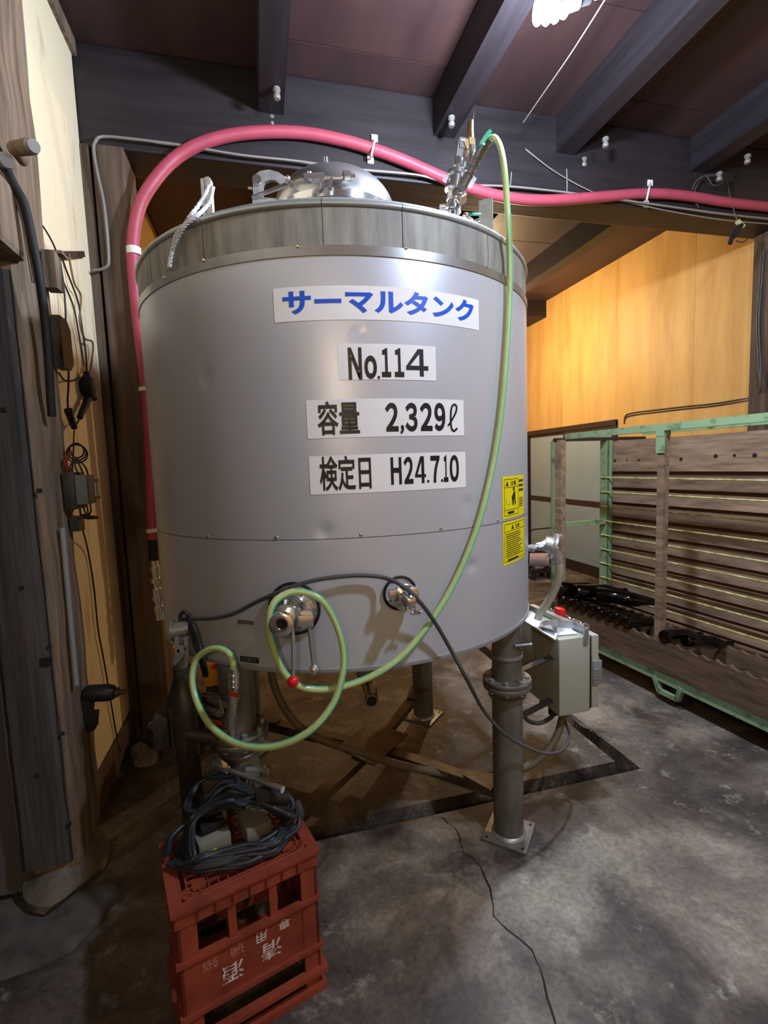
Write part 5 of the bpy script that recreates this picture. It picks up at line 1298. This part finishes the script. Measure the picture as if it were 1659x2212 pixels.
for k in range(3): tube(bm, [gc(398 + 2 * k, 1336, 0.03), gc(410 + 4 * k, 1352, 0.035), gc(420 + 5 * k, 1390, 0.03), gc(434 + 4 * k, 1430, 0.03), gc(441 + 3 * k, 1460, 0.0)], 0.0055, 8)
tube(bm, [gc(391, 1352, 0.05), gc(389, 1332, 0.05), gc(396, 1322, 0.045), gc(405, 1328, 0.04), gc(404, 1342, 0.035), gc(392, 1346, 0.04)], 0.0055, 8)
tube(bm, [gc(402, 1338, 0.03), gc(395, 1360, 0.05), gc(392, 1420, 0.06), gc(398, 1500, 0.05)], 0.006, 8)
tag(ob('cable_bundle', bm, M_BCABLE, None, 60), 'black cables bunched at the lower left tank edge', 'cable')
ybx = thing('yellow_case', (Q(466, 1450, 2.66).x, 2.70, 0), 'yellow case with a red mark behind the left front leg', 'case')
zt_ = Q(466, 1428, 2.66).z
bm = B(); x0, x1 = Q(440, 1450, 2.62).x, Q(500, 1450, 2.62).x; box(bm, (x0, 2.62, zt_ - 0.12), (x1, 2.80, zt_), bev=0.006); ob('lid', bm, M_YBOX, ybx, 30)
bm = B(); box(bm, (x0 + 0.005, 2.625, 0.0), (x1 - 0.005, 2.795, zt_ - 0.125), bev=0.004); ob('body', bm, M_DARK, ybx, 30)
bm = B(); p = Q(468, 1441, 2.618); prism(bm, [p + Vector((-0.03, 0, 0)), p + Vector((0, 0, -0.016)), p + Vector((0.03, 0, 0)), p + Vector((0.01, 0, 0.02)), p + Vector((-0.014, 0, 0.018))], (0, -0.002, 0)); ob('red_mark', bm, M_RED, ybx)
# floor clutter: coil of old hose, weights
bm = B(); rnd = random.Random(5); c = gz(360, 1640)
for k in range(5): ring(bm, c + Vector((rnd.uniform(-.02, .02), 0.18 + rnd.uniform(-.02, .02), 0.014 + k * 0.024)), (rnd.uniform(-.1, .1), rnd.uniform(-.1, .1), 1), 0.12 - k * 0.006, 0.012, 32, 8)
tag(ob('hose_coil', bm, mat('old_hose', (52, 46, 42), 0.6), None, 60), 'coil of old dark hose on the floor by the left post', 'hose')
bm = B(); lathe(bm, [(0, 0), (0.085, 0), (0.085, 0.05), (0.06, 0.07), (0.05, 0.16), (0.055, 0.17), (0.055, 0.19), (0, 0.19)], gz(365, 1600) + Vector((0.0, 0.3, 0)), seg=24); tag(ob('pipe_stub', bm, M_DARK, None, 40), 'dark flanged pipe stub standing inside the hose coil', 'pipe')
rock('rubble_stone', gz(318, 1648) + Vector((0, 0, 0.02)), (0.06, 0.05, 0.05), M_STONE, floor, 21); rock('rubble_stone', gz(300, 1632) + Vector((0, 0.02, 0.02)), (0.05, 0.05, 0.04), M_STONE, floor, 22)
# motor pump by the sliding doors
mp = gz(1163, 1247); mpump = thing('motor_pump', mp, 'small pink-grey motor pump on a dark trolley by the sliding doors', 'pump')
bm = B(); box(bm, mp + Vector((-0.16, -0.12, 0.08)), mp + Vector((0.14, 0.12, 0.13))); 
for sx in (-0.12, 0.1):
    for sy in (-0.09, 0.09): cyl(bm, mp + Vector((sx, sy - 0.02, 0.04)), mp + Vector((sx, sy + 0.02, 0.04)), 0.04, seg=14)
ob('trolley', bm, M_DARK, mpump, 40)
bm = B(); cyl(bm, mp + Vector((-0.15, 0.05, 0.22)), mp + Vector((0.1, -0.06, 0.22)), 0.085, seg=24); box(bm, mp + Vector((-0.08, -0.07, 0.13)), mp + Vector((0.04, 0.07, 0.16))); ob('motor', bm, M_MOTOR, mpump, 40)
bm = B(); cyl(bm, mp + Vector((0.1, -0.06, 0.22)), mp + Vector((0.135, -0.075, 0.22)), 0.05, 0.04, seg=18); ob('motor_cap', bm, M_DARK, mpump, 40)
bm = B(); q0 = [gy(1142, 1222, mp.y - 0.1), gy(1144, 1152, mp.y - 0.1), gy(1150, 1144, mp.y - 0.1), gy(1192, 1140, mp.y - 0.05), gy(1194, 1150, mp.y - 0.05), gy(1192, 1222, mp.y - 0.05)]
for a, b in zip(q0, q0[1:]): cyl(bm, a, b, 0.008, seg=8)
ob('push_handle', bm, M_TYRE, mpump, 40)
bm = B(); rnd = random.Random(9)
for k in range(4):
    c = gy(1190 + k * 6, 1225 + k * 5, mp.y - 0.05); tube(bm, [c + Vector((rnd.uniform(-.1, .1), rnd.uniform(-.05, .05), rnd.uniform(-.09, .12))) for _ in range(7)], 0.008, 6, closed=True, sub=5)
tag(ob('cable_tangle', bm, M_GCABLE, None, 60), 'tangle of pale cable beside the small motor pump', 'cable')

# ------------------------------------------------------------------ rope, insulators, wires, pull cord
bm = B(); lugp = 1.62
rp = [gy(452, 400, 1.60), gy(444, 420, 1.58), gy(432, 440, 1.56), gy(415, 462, 1.5), gc(396, 490, 0.012), gc(380, 510, 0.012), gc(374, 535, 0.012), gc(368, 562, 0.012), gc(366, 578, 0.012)]
def strands(bm, path, r, tw, n=3, sub=6):
    P = spline(path, sub)
    for s in range(n):
        pts = []
        x, y, z = frame(P[1] - P[0]); acc = 0
        for i, p in enumerate(P):
            if i: acc += (P[i] - P[i - 1]).length
            a = acc * tw + s * 2 * math.pi / n
            pts.append(p + (x * math.cos(a) + y * math.sin(a)) * r * 0.55)
        tube(bm, pts, r * 0.62, 6, sub=1)
strands(bm, rp, 0.006, 190)
strands(bm, [gy(460, 405, 1.60), gy(456, 430, 1.57), gy(445, 448, 1.55), gy(425, 466, 1.5), gc(400, 487, 0.018), gc(386, 508, 0.018), gc(372, 540, 0.014)], 0.006, 190)
tag(ob('rope', bm, M_ROPE, None, 60), 'white twisted rope hanging off the left lifting lug', 'rope')
bm = B(); lathe(bm, [(0, 0), (0.011, 0), (0.019, 0.006), (0.019, 0.02), (0.012, 0.026), (0.012, 0.032), (0.018, 0.038), (0.018, 0.052), (0.013, 0.058), (0, 0.058)], (0, 0, 0), (0, 0, -1), 16); ME_INS = mesh(bm, M_CERAM, 40)
insl = [(597, 200, 3.36, 'upper'), (587, 262, 3.36, 'lower'), (975, 262, 3.36, 'upper'), (953, 315, 3.36, 'lower'), (1308, 308, 3.36, 'upper'), (1261, 352, 3.36, 'lower'), (1554, 383, 3.30, 'only'), (1615, 345, 3.36, 'outer')]
names_ = ['upper porcelain knob on the joist above the manhole lid', 'lower porcelain knob on the joist above the manhole lid', 'upper porcelain knob on the joist left of the brass valve', 'lower porcelain knob on the joist left of the brass valve',
          'upper porcelain knob on the joist right of the lamp', 'lower porcelain knob on the joist right of the lamp', 'porcelain knob on the joist at the wire tangle', 'porcelain knob on the joist nearest the right frame edge']
for (u, v, z, _), lab in zip(insl, names_):
    p = gz(u, v - 12, z); o = inst('insulator', ME_INS, p, None); tag(o, lab, 'insulator', 'porcelain knobs under the joists')
bm = B(); tube(bm, [gz(1325, -30, 3.35), gz(1238, 108, 3.35), gz(1168, 210, 3.35), gz(1130, 265, 3.35)], 0.0035, 6); tag(ob('cord', bm, M_GCABLE, None, 60), 'pale straight cord running along the ceiling past the lamp', 'cord')
bm = B(); tube(bm, [gy(1027, 215, 2.86), gy(1022, 262, 2.0)], 0.002, 5, sub=1); tag(ob('cord', bm, M_BCABLE, None), 'thin wire dropping to the brass relief valve', 'cord')
bm = B(); tube(bm, [gy(1135, 322, 2.86), gy(1190, 365, 2.855), gy(1240, 395, 2.855), gy(1280, 415, 2.855)], 0.004, 6); tag(ob('cord', bm, M_GCABLE, None, 60), 'pale cord slanting down the beam beside the green hose', 'cord')
bm = B(); tube(bm, [gy(1224, 365, 2.86), gy(1225, 400, 2.86), gy(1224, 432, 2.86)], 0.004, 6); tag(ob('nailed_strip', bm, M_GCABLE, None), 'short pale strip nailed on the beam right of the slanting cord', 'strip')
bm = B(); tube(bm, [gy(1105, 372, 2.86), gy(1102, 405, 2.86)], 0.004, 6); tag(ob('nailed_strip', bm, M_GCABLE, None), 'short pale strip nailed on the beam just beside the green hose', 'strip')
bm = B(); tube(bm, [gy(1290, 425, 2.85), gy(1370, 440, 2.85), gy(1440, 455, 2.85), gy(1560, 475, 2.85), gy(1680, 485, 2.85)], 0.004, 6); tag(ob('cord', bm, M_GCABLE, None, 60), 'thin cord under the pink hose on the beam right end', 'cord')
bm = B()
tube(bm, [gy(1495, 410, 2.84), gy(1505, 390, 2.82), gy(1525, 380, 2.8), gy(1540, 400, 2.8), gy(1560, 395, 2.8), gy(1556, 380, 2.8), gy(1540, 378, 2.82), gy(1515, 385, 2.84), gy(1498, 425, 2.85), gy(1510, 448, 2.85)], 0.004, 6)
tag(ob('wire_tangle', bm, M_DCABLE, None, 60), 'tangle of thin wire at the beam right of the hose clip', 'wire')
sk = thing('hanging_socket', gy(1590, 500, 2.80), 'black bulb socket with a cream cap hanging from the beam', 'socket')
bm = B(); tube(bm, [gy(1571, 388, 2.84), gy(1578, 430, 2.82), gy(1592, 475, 2.80)], 0.003, 6); ob('cord', bm, M_DCABLE, sk, 60)
bm = B(); cyl(bm, gy(1593, 478, 2.80), gy(1605, 490, 2.80), 0.017, seg=14); ob('cap', bm, mat('cream_cap', (190, 180, 130), 0.5), sk, 40)
bm = B(); cyl(bm, gy(1600, 486, 2.80), gy(1582, 512, 2.80), 0.02, seg=12); bar(bm, gy(1582, 508, 2.80), gy(1577, 527, 2.80), 0.02, 0.02, (0, 1, 0)); tube(bm, [gy(1590, 520, 2.8), gy(1605, 523, 2.8), gy(1615, 515, 2.8)], 0.003, 6); ob('socket_body', bm, M_TYRE, sk, 40)
# wires on the plywood wall
def R_(u, v, o=0.006): return gx(u, v, XR - o)
for dv, lab in ((0, 'lower of two wires along the plywood and up the post'), (-5, 'upper of two wires along the plywood and up the post')):
    bm = B(); tube(bm, [R_(1348, 916 + dv), R_(1352, 902 + dv), R_(1372, 896 + dv), R_(1420, 890 + dv), R_(1480, 883 + dv), R_(1540, 877 + dv), R_(1590, 869 + dv), R_(1628, 862 + dv), gx(1641, 845 + dv, XR - 0.1), gx(1643 + dv, 780, XR - 0.1), gx(1640 + dv, 700, XR - 0.1), gx(1645 + dv, 620, XR - 0.1), gx(1650 + dv, 540, XR - 0.1)], 0.006, 6)
    tag(ob('cord', bm, M_DCABLE, None, 60), lab, 'wire', 'paired wires on the plywood wall')
